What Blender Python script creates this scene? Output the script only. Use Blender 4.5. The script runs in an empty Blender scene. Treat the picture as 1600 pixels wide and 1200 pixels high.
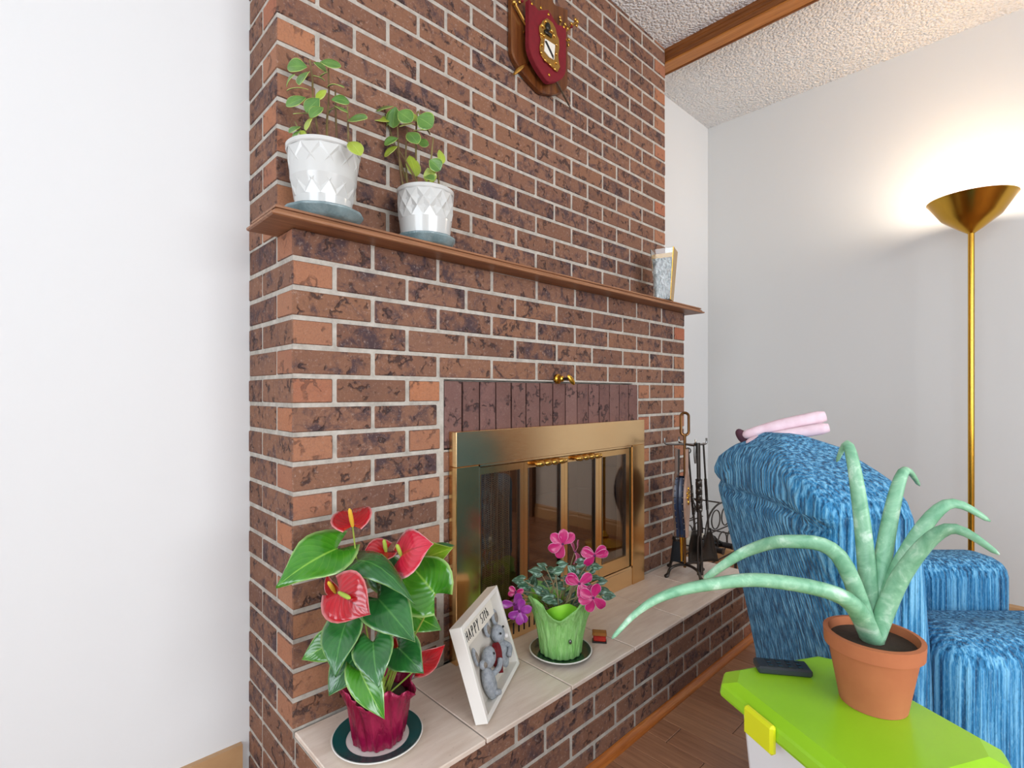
import bpy, bmesh, math, random
from mathutils import Vector, Matrix, Euler, Quaternion
random.seed(7)
PI = math.pi
S = bpy.context.scene
COL = S.collection

# ------------------------------------------------------------------ camera
L = 0.2032; H = L / 3.0                      # brick module and course height
FPX, YAW, HORIZON = 804.17, math.radians(46.14), 613.9
CAM = Vector((-0.4522, -1.1941, 16 * H - 0.039))
FW = Vector((math.cos(YAW), math.sin(YAW), 0)); RT = Vector((math.sin(YAW), -math.cos(YAW), 0)); UP = Vector((0, 0, 1))
cd = bpy.data.cameras.new('camera'); cam = bpy.data.objects.new('camera', cd); COL.objects.link(cam)
cd.sensor_fit = 'HORIZONTAL'; cd.sensor_width = 36.0; cd.lens = FPX * 36.0 / 1600.0
cd.shift_y = (HORIZON - 600.0) / 1600.0; cd.clip_start = 0.02
cam.location = CAM; cam.rotation_euler = (PI / 2, 0, YAW - PI / 2)
S.camera = cam

# ------------------------------------------------------------------ light and exposure
S.view_settings.view_transform = 'Standard'; S.view_settings.look = 'None'
S.view_settings.exposure = 0.3; S.view_settings.gamma = 1.0; S.view_settings.use_curve_mapping = False
W = bpy.data.worlds.new('world'); S.world = W; W.use_nodes = True
W.node_tree.nodes['Background'].inputs[0].default_value = (0.75, 0.85, 1.0, 1); W.node_tree.nodes['Background'].inputs[1].default_value = 1.0
def area(name, loc, rot, sx, sy, power, col):
    ld = bpy.data.lights.new(name, 'AREA'); ld.shape = 'RECTANGLE'; ld.size = sx; ld.size_y = sy; ld.energy = power; ld.color = col
    o = bpy.data.objects.new(name, ld); COL.objects.link(o); o.location = loc; o.rotation_euler = rot; return o
XL, XR, YB, YF, ZC = -2.6, 2.72, 0.305, -4.0, 2.727     # room shell: left, right, fireplace wall, far wall, ceiling
area('window_light_rear', (0.2, YF - 0.03, 1.5), (-PI / 2, 0, PI), 2.8, 1.7, 90, (0.96, 0.98, 1.0))
area('window_light_left', (XL - 0.03, -1.6, 1.5), (0, -PI / 2, 0), 1.7, 2.2, 52, (0.86, 0.93, 1.0))

# ------------------------------------------------------------------ helpers
def lin(c):
    c = c.lstrip('#'); out = []
    for i in (0, 2, 4):
        v = int(c[i:i + 2], 16) / 255.0
        out.append(v / 12.92 if v <= 0.04045 else ((v + 0.055) / 1.055) ** 2.4)
    return (out[0], out[1], out[2], 1.0)
def ray(u, v): return FW + RT * ((u - 800.0) / FPX) + UP * ((HORIZON - v) / FPX)
def atD(u, v, d): return CAM + ray(u, v) * d
def atX(u, v, x): r = ray(u, v); return CAM + r * ((x - CAM.x) / r.x)
def atY(u, v, y): r = ray(u, v); return CAM + r * ((y - CAM.y) / r.y)
def atZ(u, v, z): r = ray(u, v); return CAM + r * ((z - CAM.z) / r.z)
def depth(p): return (Vector(p) - CAM).dot(FW)

class Mat:
    def __init__(s, name, col='#808080', rough=0.6, metal=0.0, spec=0.5):
        s.m = bpy.data.materials.new(name); s.m.use_nodes = True; s.t = s.m.node_tree; s.n = s.t.nodes
        s.b = s.n['Principled BSDF']; s.b.inputs['Base Color'].default_value = lin(col)
        s.b.inputs['Roughness'].default_value = rough; s.b.inputs['Metallic'].default_value = metal
        s.b.inputs['Specular IOR Level'].default_value = spec
        s._co = None
    def node(s, ty, **kw):
        nd = s.n.new(ty)
        for k, v in kw.items(): setattr(nd, k, v)
        return nd
    def link(s, a, b): s.t.links.new(a, b)
    def coord(s, scale=(1, 1, 1), rnd=0.0, kind='Object'):
        tc = s.node('ShaderNodeTexCoord'); mp = s.node('ShaderNodeMapping'); mp.inputs['Scale'].default_value = scale
        s.link(tc.outputs[kind], mp.inputs['Vector'])
        if rnd:
            oi = s.node('ShaderNodeObjectInfo'); mu = s.node('ShaderNodeMath', operation='MULTIPLY'); mu.inputs[1].default_value = rnd
            cb = s.node('ShaderNodeCombineXYZ'); s.link(oi.outputs['Random'], mu.inputs[0])
            for i in range(3): s.link(mu.outputs[0], cb.inputs[i])
            s.link(cb.outputs[0], mp.inputs['Location'])
        return mp.outputs[0]
    def noise(s, co, scale=5, detail=4, rough=0.55, dist=0.0):
        n = s.node('ShaderNodeTexNoise'); n.inputs['Scale'].default_value = scale; n.inputs['Detail'].default_value = detail
        n.inputs['Roughness'].default_value = rough; n.inputs['Distortion'].default_value = dist
        s.link(co, n.inputs['Vector']); return n.outputs['Fac']
    def ramp(s, fac, stops, interp='LINEAR'):
        r = s.node('ShaderNodeValToRGB'); cr = r.color_ramp; cr.interpolation = interp
        while len(cr.elements) < len(stops): cr.elements.new(0.5)
        for e, (p, c) in zip(cr.elements, stops):
            e.position = p; e.color = lin(c) if isinstance(c, str) else (c, c, c, 1)
        s.link(fac, r.inputs[0]); return r.outputs[0]
    def math(s, op, a, b=None, clamp=False):
        m = s.node('ShaderNodeMath', operation=op); m.use_clamp = clamp
        for i, x in enumerate((a, b)):
            if x is None: continue
            if isinstance(x, (int, float)): m.inputs[i].default_value = x
            else: s.link(x, m.inputs[i])
        return m.outputs[0]
    def mix(s, fac, a, b, blend='MIX'):
        m = s.node('ShaderNodeMix', data_type='RGBA', blend_type=blend)
        for sock, x in ((m.inputs['Factor'], fac), (m.inputs['A'], a), (m.inputs['B'], b)):
            if isinstance(x, (int, float)): sock.default_value = x
            elif isinstance(x, str): sock.default_value = lin(x)
            else: s.link(x, sock)
        return m.outputs['Result']
    def color(s, c): s.link(c, s.b.inputs['Base Color'])
    def rough(s, c): s.link(c, s.b.inputs['Roughness'])
    def bump(s, hgt, strength=0.4, dist=0.004):
        b = s.node('ShaderNodeBump'); b.inputs['Strength'].default_value = strength; b.inputs['Distance'].default_value = dist
        s.link(hgt, b.inputs['Height']); s.link(b.outputs[0], s.b.inputs['Normal'])
def simple(name, col, rough=0.5, metal=0.0, var=None, scale=8, bump=0.0, bscale=60, spec=0.5, stretch=(1, 1, 1), bd=0.002):
    m = Mat(name, col, rough, metal, spec)
    if var: m.color(m.ramp(m.noise(m.coord(stretch), scale, 5), [(0.3, col), (0.7, var)]))
    if bump: m.bump(m.noise(m.coord(stretch), bscale, 5), bump, bd)
    return m.m

class MB:
    def __init__(s): s.v = []; s.f = []; s.uv = {}; s.mi = []
    def add(s, vs, fs, mi=0):
        o = len(s.v); s.v += [Vector(x) for x in vs]
        for f in fs: s.f.append(tuple(o + i for i in f)); s.mi.append(mi)
        return o
    def box(s, x0, x1, y0, y1, z0, z1, mi=0):
        s.add([(x0, y0, z0), (x1, y0, z0), (x1, y1, z0), (x0, y1, z0), (x0, y0, z1), (x1, y0, z1), (x1, y1, z1), (x0, y1, z1)],
              [(0, 3, 2, 1), (4, 5, 6, 7), (0, 1, 5, 4), (1, 2, 6, 5), (2, 3, 7, 6), (3, 0, 4, 7)], mi); return s
    def tube(s, path, rad, n=8, cap=True, mi=0, flat=1.0, nrm=None):
        path = [Vector(p) for p in path]; k = len(path)
        if isinstance(rad, (int, float)): rad = [rad] * k
        t0 = (path[1] - path[0]).normalized()
        up = Vector(nrm) if nrm else (Vector((0, 0, 1)) if abs(t0.z) < 0.9 else Vector((1, 0, 0)))
        a = (up - t0 * up.dot(t0)).normalized(); rings = []
        for i in range(k):
            t = (path[min(i + 1, k - 1)] - path[max(i - 1, 0)]).normalized()
            a = (a - t * a.dot(t)).normalized(); b = t.cross(a)
            rings.append([path[i] + (a * math.cos(2 * PI * j / n) * flat + b * math.sin(2 * PI * j / n)) * rad[i] for j in range(n)])
        vs = [p for r in rings for p in r]; fs = []
        for i in range(k - 1):
            for j in range(n):
                j2 = (j + 1) % n; fs.append((i * n + j, i * n + j2, (i + 1) * n + j2, (i + 1) * n + j))
        if cap: fs.append(tuple(range(n - 1, -1, -1))); fs.append(tuple((k - 1) * n + j for j in range(n)))
        s.add(vs, fs, mi); return s
    def lathe(s, prof, c=(0, 0, 0), n=32, mi=0, fn=None, close=False):
        c = Vector(c); vs = []; fs = []; k = len(prof)
        for i, (r, z) in enumerate(prof):
            for j in range(n):
                a = 2 * PI * j / n; rr, zz = (r, z) if fn is None else fn(i, a, r, z)
                vs.append(c + Vector((rr * math.cos(a), rr * math.sin(a), zz)))
        for i in range(k - 1):
            for j in range(n):
                j2 = (j + 1) % n; fs.append((i * n + j, i * n + j2, (i + 1) * n + j2, (i + 1) * n + j))
        if close:
            fs.append(tuple(range(n - 1, -1, -1))); fs.append(tuple((k - 1) * n + j for j in range(n)))
        s.add(vs, fs, mi); return s
    def ball(s, c, r, n=12, m=8, rot=None, mi=0):
        c = Vector(c); r = Vector(r) if not isinstance(r, (int, float)) else Vector((r, r, r)); vs = []; fs = []
        for i in range(m + 1):
            th = PI * i / m
            for j in range(n):
                p = Vector((math.sin(th) * math.cos(2 * PI * j / n) * r.x, math.sin(th) * math.sin(2 * PI * j / n) * r.y, math.cos(th) * r.z))
                vs.append(c + (rot @ p if rot else p))
        for i in range(m):
            for j in range(n):
                j2 = (j + 1) % n; fs.append((i * n + j, (i + 1) * n + j, (i + 1) * n + j2, i * n + j2))
        s.add(vs, fs, mi); return s
    def prism(s, pts, o, ax, ay, az, mi=0, hole=None):
        # outline in (ax, ay), pushed along az (a vector carrying its length)
        o = Vector(o); ax = Vector(ax); ay = Vector(ay); az = Vector(az); k = len(pts)
        a = [o + ax * p[0] + ay * p[1] for p in pts]; b = [p + az for p in a]
        fs = [tuple(range(k)), tuple(range(2 * k - 1, k - 1, -1))]
        for i in range(k): fs.append((i, k + i, k + (i + 1) % k, (i + 1) % k))
        s.add(a + b, fs, mi); return s
    def grid(s, rows, mi=0, uv=True):
        n = len(rows[0]); o = len(s.v); k = len(rows)
        for i, r in enumerate(rows):
            for j, p in enumerate(r): s.v.append(Vector(p)); s.uv[o + i * n + j] = (j / (n - 1), i / (k - 1))
        for i in range(k - 1):
            for j in range(n - 1):
                s.f.append((o + i * n + j, o + i * n + j + 1, o + (i + 1) * n + j + 1, o + (i + 1) * n + j)); s.mi.append(mi)
        return s
    def build(s, name, mats, parent=None, smooth=False, bevel=0.0, local=False, fix=True, weld=False, solid=0.0):
        me = bpy.data.meshes.new(name)
        off = parent.location if (parent is not None and not local) else Vector((0, 0, 0))
        me.from_pydata([tuple(p - off) for p in s.v], [], s.f)
        mats = mats if isinstance(mats, (list, tuple)) else [mats]
        for m in mats: me.materials.append(m)
        for p, mi in zip(me.polygons, s.mi): p.material_index = mi
        if s.uv:
            lay = me.uv_layers.new(name='UVMap')
            for lp in me.loops: lay.data[lp.index].uv = s.uv.get(lp.vertex_index, (0.5, 0.5))
        bm = bmesh.new(); bm.from_mesh(me)
        if weld: bmesh.ops.remove_doubles(bm, verts=bm.verts, dist=1e-5)
        if fix: bmesh.ops.recalc_face_normals(bm, faces=bm.faces)
        if bevel: bmesh.ops.bevel(bm, geom=[e for e in bm.edges if e.is_manifold and e.calc_face_angle(0) > 0.6], offset=bevel, segments=1, affect='EDGES', profile=0.5, clamp_overlap=True)
        bm.to_mesh(me); bm.free()
        if smooth:
            for p in me.polygons: p.use_smooth = True
            if smooth != 'all': me.set_sharp_from_angle(angle=math.radians(42 if smooth is True else smooth))
        o = bpy.data.objects.new(name, me); COL.objects.link(o)
        if parent is not None: o.parent = parent
        if solid:
            md = o.modifiers.new('thickness', 'SOLIDIFY'); md.thickness = solid; md.offset = 0
        return o
def tag(o, label=None, cat=None, group=None, kind=None):
    for k, v in (('label', label), ('category', cat), ('group', group), ('kind', kind)):
        if v: o[k] = v
    return o
def thing(name, loc, label, cat, group=None, rz=0.0):
    o = bpy.data.objects.new(name, None); COL.objects.link(o); o.location = loc; o.rotation_euler = (0, 0, rz); o.empty_display_size = 0.05
    return tag(o, label, cat, group)
def smoothpath(pts, n=6):
    pts = [Vector(p) for p in pts]; out = []
    for i in range(len(pts) - 1):
        p0 = pts[max(i - 1, 0)]; p1 = pts[i]; p2 = pts[i + 1]; p3 = pts[min(i + 2, len(pts) - 1)]
        for k in range(n):
            t = k / n
            out.append(0.5 * ((2 * p1) + (p2 - p0) * t + (2 * p0 - 5 * p1 + 4 * p2 - p3) * t * t + (3 * p1 - p0 - 3 * p2 + p3) * t ** 3))
    out.append(pts[-1]); return out

# ------------------------------------------------------------------ materials
def brick_mat(name, cols, dark='#38303a', darkamt=0.8, pale=0.5, gouge=1.0, blotch=(0.5, 0.66)):
    m = Mat(name, cols[0], 0.8, 0, 0.25)
    co = m.coord((1, 1, 1), 40.0)
    oi = m.node('ShaderNodeObjectInfo')
    k = len(cols)
    base = m.ramp(oi.outputs['Random'], [((i + 0.5) / k, c) for i, c in enumerate(cols)])
    tint = m.noise(co, 11, 5)
    base = m.mix(m.ramp(tint, [(0.38, 0.0), (0.7, 0.6)]), base, cols[-1])
    grit = m.noise(co, 240, 3, 0.7)
    base = m.mix(m.ramp(grit, [(0.35, 0.28), (0.55, 0.0)]), base, '#5a463e')
    blot = m.noise(co, 26, 6, 0.68, 0.5)
    bl = m.ramp(m.math('ADD', blot, m.math('MULTIPLY', m.math('SUBTRACT', m.math('FRACT', m.math('MULTIPLY', oi.outputs['Random'], 17.3)), 0.5), 0.13)), [(blotch[0], 0.0), (blotch[1], darkamt)])
    base = m.mix(bl, base, dark)
    vo = m.node('ShaderNodeTexVoronoi', feature='DISTANCE_TO_EDGE'); vo.inputs['Scale'].default_value = 27
    wob = m.node('ShaderNodeTexNoise'); wob.inputs['Scale'].default_value = 34; wob.inputs['Detail'].default_value = 3; m.link(co, wob.inputs['Vector'])
    add = m.node('ShaderNodeVectorMath', operation='MULTIPLY_ADD'); m.link(wob.outputs['Color'], add.inputs[0]); add.inputs[1].default_value = (0.06, 0.06, 0.06); m.link(co, add.inputs[2])
    m.link(add.outputs[0], vo.inputs['Vector'])
    wid = m.noise(co, 30, 2)
    line = m.ramp(m.math('SUBTRACT', vo.outputs['Distance'], m.math('MULTIPLY', m.math('SUBTRACT', wid, 0.45), 0.16)), [(0.0, 1.0), (0.055, 0.9), (0.105, 0.0)])
    msk = m.ramp(m.noise(co, 25, 2), [(0.55, 0.0), (0.62, 1.0)])
    gg = m.math('MULTIPLY', m.math('MULTIPLY', line, msk), gouge)
    base = m.mix(m.math('MULTIPLY', gg, 0.8), base, '#33282a')
    fl = m.ramp(m.noise(co, 110, 5, 0.8), [(0.56, 0.0), (0.72, pale)])
    base = m.mix(fl, base, '#c6b2a6')
    m.color(base)
    hgt = m.math('SUBTRACT', m.math('ADD', m.math('MULTIPLY', grit, 0.12), m.math('MULTIPLY', blot, -0.35)), m.math('MULTIPLY', gg, 1.0))
    m.bump(hgt, 0.8, 0.004)
    return m.m
BRICK = brick_mat('brick_mottled', ['#704f40', '#7e5b4a', '#88624f', '#765343', '#8f6650', '#6a4a3f', '#88604a'])
BRICKEND = brick_mat('brick_bare_end', ['#a67658', '#b27452', '#976b54', '#a9644a', '#a47257'], darkamt=0.35, gouge=0.6, pale=0.2, blotch=(0.58, 0.75))
SOLDIER = brick_mat('brick_plum', ['#6e4f49', '#775651', '#684a44', '#7d5d57'], dark='#3a2f36', darkamt=0.5, gouge=1.0, pale=0.2, blotch=(0.54, 0.7))
FIREBRICK = brick_mat('brick_sooty', ['#5f4a42', '#6a5248', '#55423b'], darkamt=0.4, gouge=0.2, pale=0.1)
def mk_mortar():
    m = Mat('mortar', '#b9b3aa', 0.95, 0, 0.1); co = m.coord()
    m.color(m.ramp(m.noise(co, 30, 6, 0.7), [(0.3, '#9d978e'), (0.55, '#bbb5ab'), (0.8, '#cfcac2')]))
    m.bump(m.noise(co, 220, 4, 0.7), 0.6, 0.002); return m.m
MORTAR = mk_mortar()
def wood_mat(name, c0, c1, c2, stretch, scale=30, rough=0.45, rnd=0.0, bump=0.12):
    m = Mat(name, c1, rough, 0, 0.4); co = m.coord(stretch, rnd)
    g = m.noise(co, scale, 6, 0.65, 0.6)
    c = m.ramp(g, [(0.28, c0), (0.5, c1), (0.75, c2)])
    f = m.noise(co, scale * 5, 3, 0.6)
    c = m.mix(m.ramp(f, [(0.4, 0.0), (0.75, 0.5)]), c, c0)
    if rnd:
        oi = m.node('ShaderNodeObjectInfo')
        c = m.mix(0.35, c, m.ramp(oi.outputs['Random'], [(0.0, c0), (0.5, c1), (1.0, c2)]))
    m.color(c); m.bump(g, bump, 0.002); return m.m
MANTELWOOD = wood_mat('mantel_wood', '#6f4a31', '#966646', '#b07e58', (0.06, 1.4, 1.4), 60)
PLANKWOOD = wood_mat('plank_wood', '#714a36', '#9c6d50', '#ba8a66', (1.3, 0.07, 1.3), 55, 0.35, 30.0)
TRIMWOOD = wood_mat('trim_wood', '#8a4a1c', '#b5682c', '#cf8544', (0.05, 1.3, 1.3), 50, 0.3)
BEAMWOOD = wood_mat('beam_wood', '#5a3216', '#7c481f', '#9a5f2c', (1.4, 0.06, 1.4), 50, 0.4)
BEAMLIT = wood_mat('beam_wood_lit', '#8f5520', '#b5732f', '#c98a45', (1.4, 0.05, 1.4), 50, 0.35)  # beam wood with warm light from below put into its colour
PLAQUEWOOD = wood_mat('plaque_wood', '#452410', '#6a3a1a', '#855428', (1.5, 1.5, 0.1), 40, 0.3)
DOORWOOD = wood_mat('door_wood', '#4f3423', '#6b4a33', '#7f5b40', (1.2, 1.2, 0.06), 30, 0.5)
def wallpaint(name, c):
    m = Mat(name, c, 0.75, 0, 0.2); m.bump(m.noise(m.coord(), 180, 3), 0.08, 0.001); return m.m
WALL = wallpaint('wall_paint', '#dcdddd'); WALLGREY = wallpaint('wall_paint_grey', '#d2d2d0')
def mk_ceiling():
    m = Mat('ceiling_stipple', '#ecebea', 0.95, 0, 0.1); co = m.coord()
    n = m.noise(co, 75, 3, 0.65); v = m.node('ShaderNodeTexVoronoi'); v.inputs['Scale'].default_value = 85; m.link(co, v.inputs['Vector'])
    hgt = m.math('ADD', n, m.math('MULTIPLY', v.outputs['Distance'], -0.9))
    m.bump(hgt, 1.0, 0.012); return m.m
CEIL = mk_ceiling()
def mk_tile():
    m = Mat('tile_beige', '#c3b1a2', 0.38, 0, 0.5); co = m.coord((1, 1, 1), 25.0)
    a = m.noise(m.coord((0.5, 3, 1), 25.0), 14, 5, 0.6)
    c = m.ramp(a, [(0.3, '#d6c3b3'), (0.6, '#e5d6c8'), (0.8, '#eaddd1')])
    sp = m.ramp(m.noise(co, 120, 2), [(0.7, 0.0), (0.78, 0.35)])
    m.color(m.mix(sp, c, '#8f7f74')); m.bump(a, 0.05, 0.002); return m.m
TILE = mk_tile()
GROUT = simple('grout', '#9b9188', 0.9)
def mk_brass(name, c, rough, stretch=(1, 1, 1), amt=0.06):
    m = Mat(name, c, rough, 1.0); n = m.noise(m.coord(stretch), 40, 4)
    m.rough(m.ramp(n, [(0.3, rough), (0.7, rough + 0.06)]))
    if amt: m.bump(n, amt, 0.0006)
    return m.m
BRASS = mk_brass('brass_brushed', '#f3cf9c', 0.17, (1, 1, 14), 0.0)
BRASSV = mk_brass('brass_brushed_upright', '#e2b980', 0.17, (14, 1, 1), 0.0)
GOLD = mk_brass('brass_polished', '#d8a640', 0.18)
ANTBRASS = mk_brass('brass_antique', '#c79c50', 0.22, (1, 1, 1), 0.3)
BLACKIRON = simple('iron_black', '#45403c', 0.3, 0.8, bump=0.15, bscale=80)
STEEL = simple('iron_polished', '#7c7a78', 0.25, 1.0)
BRONZEIRON = simple('iron_bronzed', '#6d4c2c', 0.35, 0.9)
SOOTSHADE = simple('soot_and_shade_black', '#1c1716', 0.9, var='#2c2422')  # firebox soot, and the painted dark of the vent slots
def mk_glass():
    m = Mat('tinted_glass', '#8d7a6c', 0.0, 0, 0.5); m.b.inputs['Transmission Weight'].default_value = 1.0; m.b.inputs['IOR'].default_value = 1.45
    gl = m.node('ShaderNodeBsdfGlossy'); gl.inputs['Roughness'].default_value = 0.0; gl.inputs['Color'].default_value = lin('#e8d8c8')
    tr = m.node('ShaderNodeBsdfTransparent'); tr.inputs['Color'].default_value = lin('#dccfc2')
    mx = m.node('ShaderNodeMixShader'); mx.inputs[0].default_value = 0.21
    m.link(tr.outputs[0], mx.inputs[1]); m.link(gl.outputs[0], mx.inputs[2]); m.link(mx.outputs[0], m.n['Material Output'].inputs[0]); return m.m
TINTGLASS = mk_glass()
def mk_clear(name, col, rough=0.02, frost=False):
    m = Mat(name, col, rough); m.b.inputs['Transmission Weight'].default_value = 1.0; m.b.inputs['IOR'].default_value = 1.45
    if frost: m.bump(m.noise(m.coord(), 300, 3), 0.5, 0.001)
    return m.m
CLEARGLASS = mk_clear('clear_glass', '#f4f6f4')
PLASTICSAUCER = simple('saucer_blue_grey', '#5d7276', 0.18, 0.0, var='#8ea3a6', scale=18, bump=0.5, bscale=240, spec=0.7)
GLAZE = simple('glaze_white', '#c9cac7', 0.14, spec=0.6)
SOIL = simple('soil', '#2d221a', 0.95, var='#4a3a2c', bump=0.8, bscale=160)
def leaf_mat(name, c0, c1, rib, edge, rough=0.3, vein=0.3, ribw=0.03, sil=None):
    m = Mat(name, c0, rough, 0, 0.5)
    tc = m.node('ShaderNodeTexCoord'); sp = m.node('ShaderNodeSeparateXYZ'); m.link(tc.outputs['UV'], sp.inputs[0])
    t = m.math('ABSOLUTE', m.math('SUBTRACT', sp.outputs[0], 0.5))
    c = m.ramp(m.noise(m.coord((1, 1, 1), 20), 22, 4), [(0.3, c0), (0.7, c1)])
    if sil:
        sl = m.math('MULTIPLY', m.ramp(t, [(0.12, 0.0), (0.2, 1.0), (0.34, 1.0), (0.42, 0.0)]), m.ramp(m.noise(m.coord((1, 1, 1), 20), 90, 4), [(0.4, 0.0), (0.6, 1.0)]))
        c = m.mix(sl, c, sil)
    ph = m.math('ADD', m.math('MULTIPLY', sp.outputs[1], 52.0), m.math('MULTIPLY', t, -46.0))
    vn = m.math('MULTIPLY', m.ramp(m.math('SINE', ph), [(0.86, 0.0), (1.0, 1.0)]), vein)
    c = m.mix(vn, c, rib)
    c = m.mix(m.ramp(t, [(0.0, 1.0), (ribw, 0.0)]), c, rib)
    c = m.mix(m.ramp(t, [(0.44, 0.0), (0.49, 0.9)]), c, edge)
    m.color(c); m.bump(m.math('SINE', ph), 0.12, 0.002)
    m.b.inputs['Coat Weight'].default_value = 0.5; m.b.inputs['Coat Roughness'].default_value = 0.15
    m.b.inputs['Subsurface Weight'].default_value = 0.0
    return m.m
ANTHLEAF = leaf_mat('anthurium_leaf', '#1c5228', '#2c6e30', '#4f8c44', '#7fa45e', 0.2, 0.12)
ANTHLEAFB = leaf_mat('anthurium_leaf_bright', '#2c7019', '#468c20', '#86b844', '#9cc070', 0.2, 0.12)
ANTHLEAFY = leaf_mat('anthurium_leaf_young', '#6a9a1e', '#86a828', '#b4c84a', '#a8c060', 0.3)
SPATHE = leaf_mat('anthurium_spathe', '#9c0618', '#b40a1e', '#7a0412', '#d98a8a', 0.13, 0.7)
SPATHEP = leaf_mat('anthurium_spathe_pink', '#c21a34', '#d02a44', '#9c0c22', '#eab0b4', 0.16, 0.4)
SPADIXY = simple('spadix_yellow', '#e8b93a', 0.6, bump=0.5, bscale=500)
SPADIXG = simple('spadix_green', '#a9c04a', 0.6, bump=0.5, bscale=500)
STEMG = simple('stem_green', '#7c9a34', 0.5, var='#a0a848')
STEMR = simple('stem_russet', '#553628', 0.55, var='#857a42', scale=20)
STEMP = simple('stem_pale', '#a8a878', 0.55, var='#8a6a58', scale=30)
PEPLEAF = leaf_mat('peperomia_leaf', '#41702c', '#658f3c', '#86aa58', '#b4ca66', 0.32, 0.06, 0.02)
PEPLEAFY = leaf_mat('peperomia_leaf_yellow', '#8aa22e', '#a3b43a', '#b8c860', '#c8d070', 0.35, 0.06, 0.02)
CYCLEAF = leaf_mat('cyclamen_leaf', '#143c24', '#245436', '#6f9a80', '#5f8f6c', 0.32, 0.25, 0.04, '#8fb3a0')
CYCPETAL = leaf_mat('cyclamen_petal', '#b01260', '#c81c74', '#960c50', '#f2b0d4', 0.4, 0.1)
CYCPURPLE = leaf_mat('cyclamen_petal_purple', '#8c1f8c', '#a233a0', '#7a1880', '#c86ac0', 0.4, 0.1)
def mk_foil():
    m = Mat('foil_magenta', '#94103f', 0.26, 0.35, 0.6); co = m.coord((1, 1, 0.25))
    n = m.noise(co, 60, 5, 0.6, 0.8); m.color(m.ramp(n, [(0.3, '#7c0a34'), (0.7, '#a8164c')])); m.bump(n, 0.9, 0.006); return m.m
FOIL = mk_foil()
def mk_paper():
    m = Mat('crepe_green', '#96d476', 0.65, 0, 0.25); co = m.coord((1, 1, 0.12))
    n = m.noise(co, 120, 5, 0.65, 0.5); m.color(m.ramp(n, [(0.3, '#7cc05e'), (0.55, '#a0da84'), (0.75, '#b4e49a')])); m.bump(n, 1.0, 0.006); return m.m
CREPE = mk_paper()
CREPEIN = simple('crepe_green_inside', '#84cc2e', 0.6, var='#96d83e')
PLATEGREEN = simple('plate_teal', '#0d5150', 0.2, spec=0.6)
PLATEDARK = simple('plate_dark_green', '#18342a', 0.2, spec=0.6, var='#20402f', scale=6)
PLATEWHITE = simple('plate_white', '#e4e2dc', 0.2, spec=0.6)
FRAMEWHITE = simple('frame_white', '#eeebe4', 0.4)
MATCREAM = simple('mat_cream', '#dcd5ca', 0.8)
PAPERCREAM = simple('card_cream', '#e8e2d4', 0.8)
INK = simple('ink_black', '#1d1b1a', 0.7)
FELT = simple('felt_grey', '#8f969e', 0.95, var='#b4bac0', scale=120, bump=0.9, bscale=400)
FELTIN = simple('felt_taupe', '#7d7468', 0.95, var='#988f84', scale=120, bump=0.9, bscale=400)
FELTRED = simple('felt_red', '#6e0f18', 0.95, var='#841620', scale=120, bump=0.8, bscale=400)
FELTWHITE = simple('felt_white', '#ece9e6', 0.95)
BEAD = simple('bead_black', '#0c0b0c', 0.15)
VELVET = simple('velvet_red', '#660410', 0.85, var='#760716', scale=60, bump=0.2, bscale=400)
_v = VELVET.node_tree.nodes['Principled BSDF']; _v.inputs['Sheen Weight'].default_value = 0.25; _v.inputs['Sheen Tint'].default_value = lin('#f03a70')
VELVETEDGE = simple('velvet_magenta_edge', '#a81458', 0.8)
def mk_chair():
    m = Mat('corded_blue', '#2f6f96', 0.9, 0, 0.2)
    a = m.noise(m.coord((34, 34, 0.7)), 3.4, 3, 0.6, 0.15); b = m.noise(m.coord((90, 90, 22)), 4, 3, 0.7)
    c = m.ramp(a, [(0.36, '#17486f'), (0.5, '#3585b8'), (0.63, '#7cc0e6')])
    c = m.mix(m.ramp(b, [(0.5, 0.0), (0.8, 0.5)]), c, '#93cbe6'); c = m.mix(m.ramp(b, [(0.25, 0.5), (0.45, 0.0)]), c, '#15405f'); m.color(c)
    sp = m.node('ShaderNodeSeparateXYZ'); m.link(m.coord((520, 520, 1)), sp.inputs[0]); rib = m.math('SINE', m.math('ADD', sp.outputs[0], sp.outputs[1]))
    m.bump(m.math('ADD', m.math('ADD', m.math('MULTIPLY', rib, 0.22), m.math('MULTIPLY', a, 1.2)), m.math('MULTIPLY', b, 0.3)), 1.0, 0.006)
    m.b.inputs['Sheen Weight'].default_value = 0.1; return m.m
CHAIRBLUE = mk_chair()
PINK = simple('fleece_pink', '#dcbcc6', 0.95, var='#ead2da', scale=30, bump=0.4, bscale=200)
PLUM = simple('fleece_plum', '#54323f', 0.95, bump=0.4, bscale=200)
def mk_aloe():
    m = Mat('aloe_skin', '#7fb894', 0.4, 0, 0.4); n = m.noise(m.coord((1, 1, 1)), 34, 4, 0.6, 0.6)
    m.color(m.ramp(n, [(0.35, '#6aa380'), (0.56, '#8cbf9c'), (0.7, '#c0dfc8')])); return m.m
ALOE = mk_aloe()
LIME = simple('plastic_lime', '#8fc61e', 0.28, var='#9bd02a', scale=5)
YELLOW = simple('plastic_yellow', '#d8dc1e', 0.3)
BINWHITE = simple('plastic_white', '#e8eaec', 0.35)
REMOTE = simple('plastic_charcoal', '#2a3036', 0.4)
LEATHER = simple('leather_blue_black', '#1c2436', 0.35, var='#2a3650', scale=20, bump=0.3, bscale=150)
BOARDWOOD = simple('bellows_board', '#b08f7c', 0.35, var='#8a6a58', scale=10)
BRISTLE = simple('bristle_black', '#20242a', 0.8, bump=1.0, bscale=200, stretch=(6, 6, 0.3), bd=0.006)
BOTTLE = simple('bottle_glass_black', '#0e0f0d', 0.06, spec=0.7)
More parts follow.
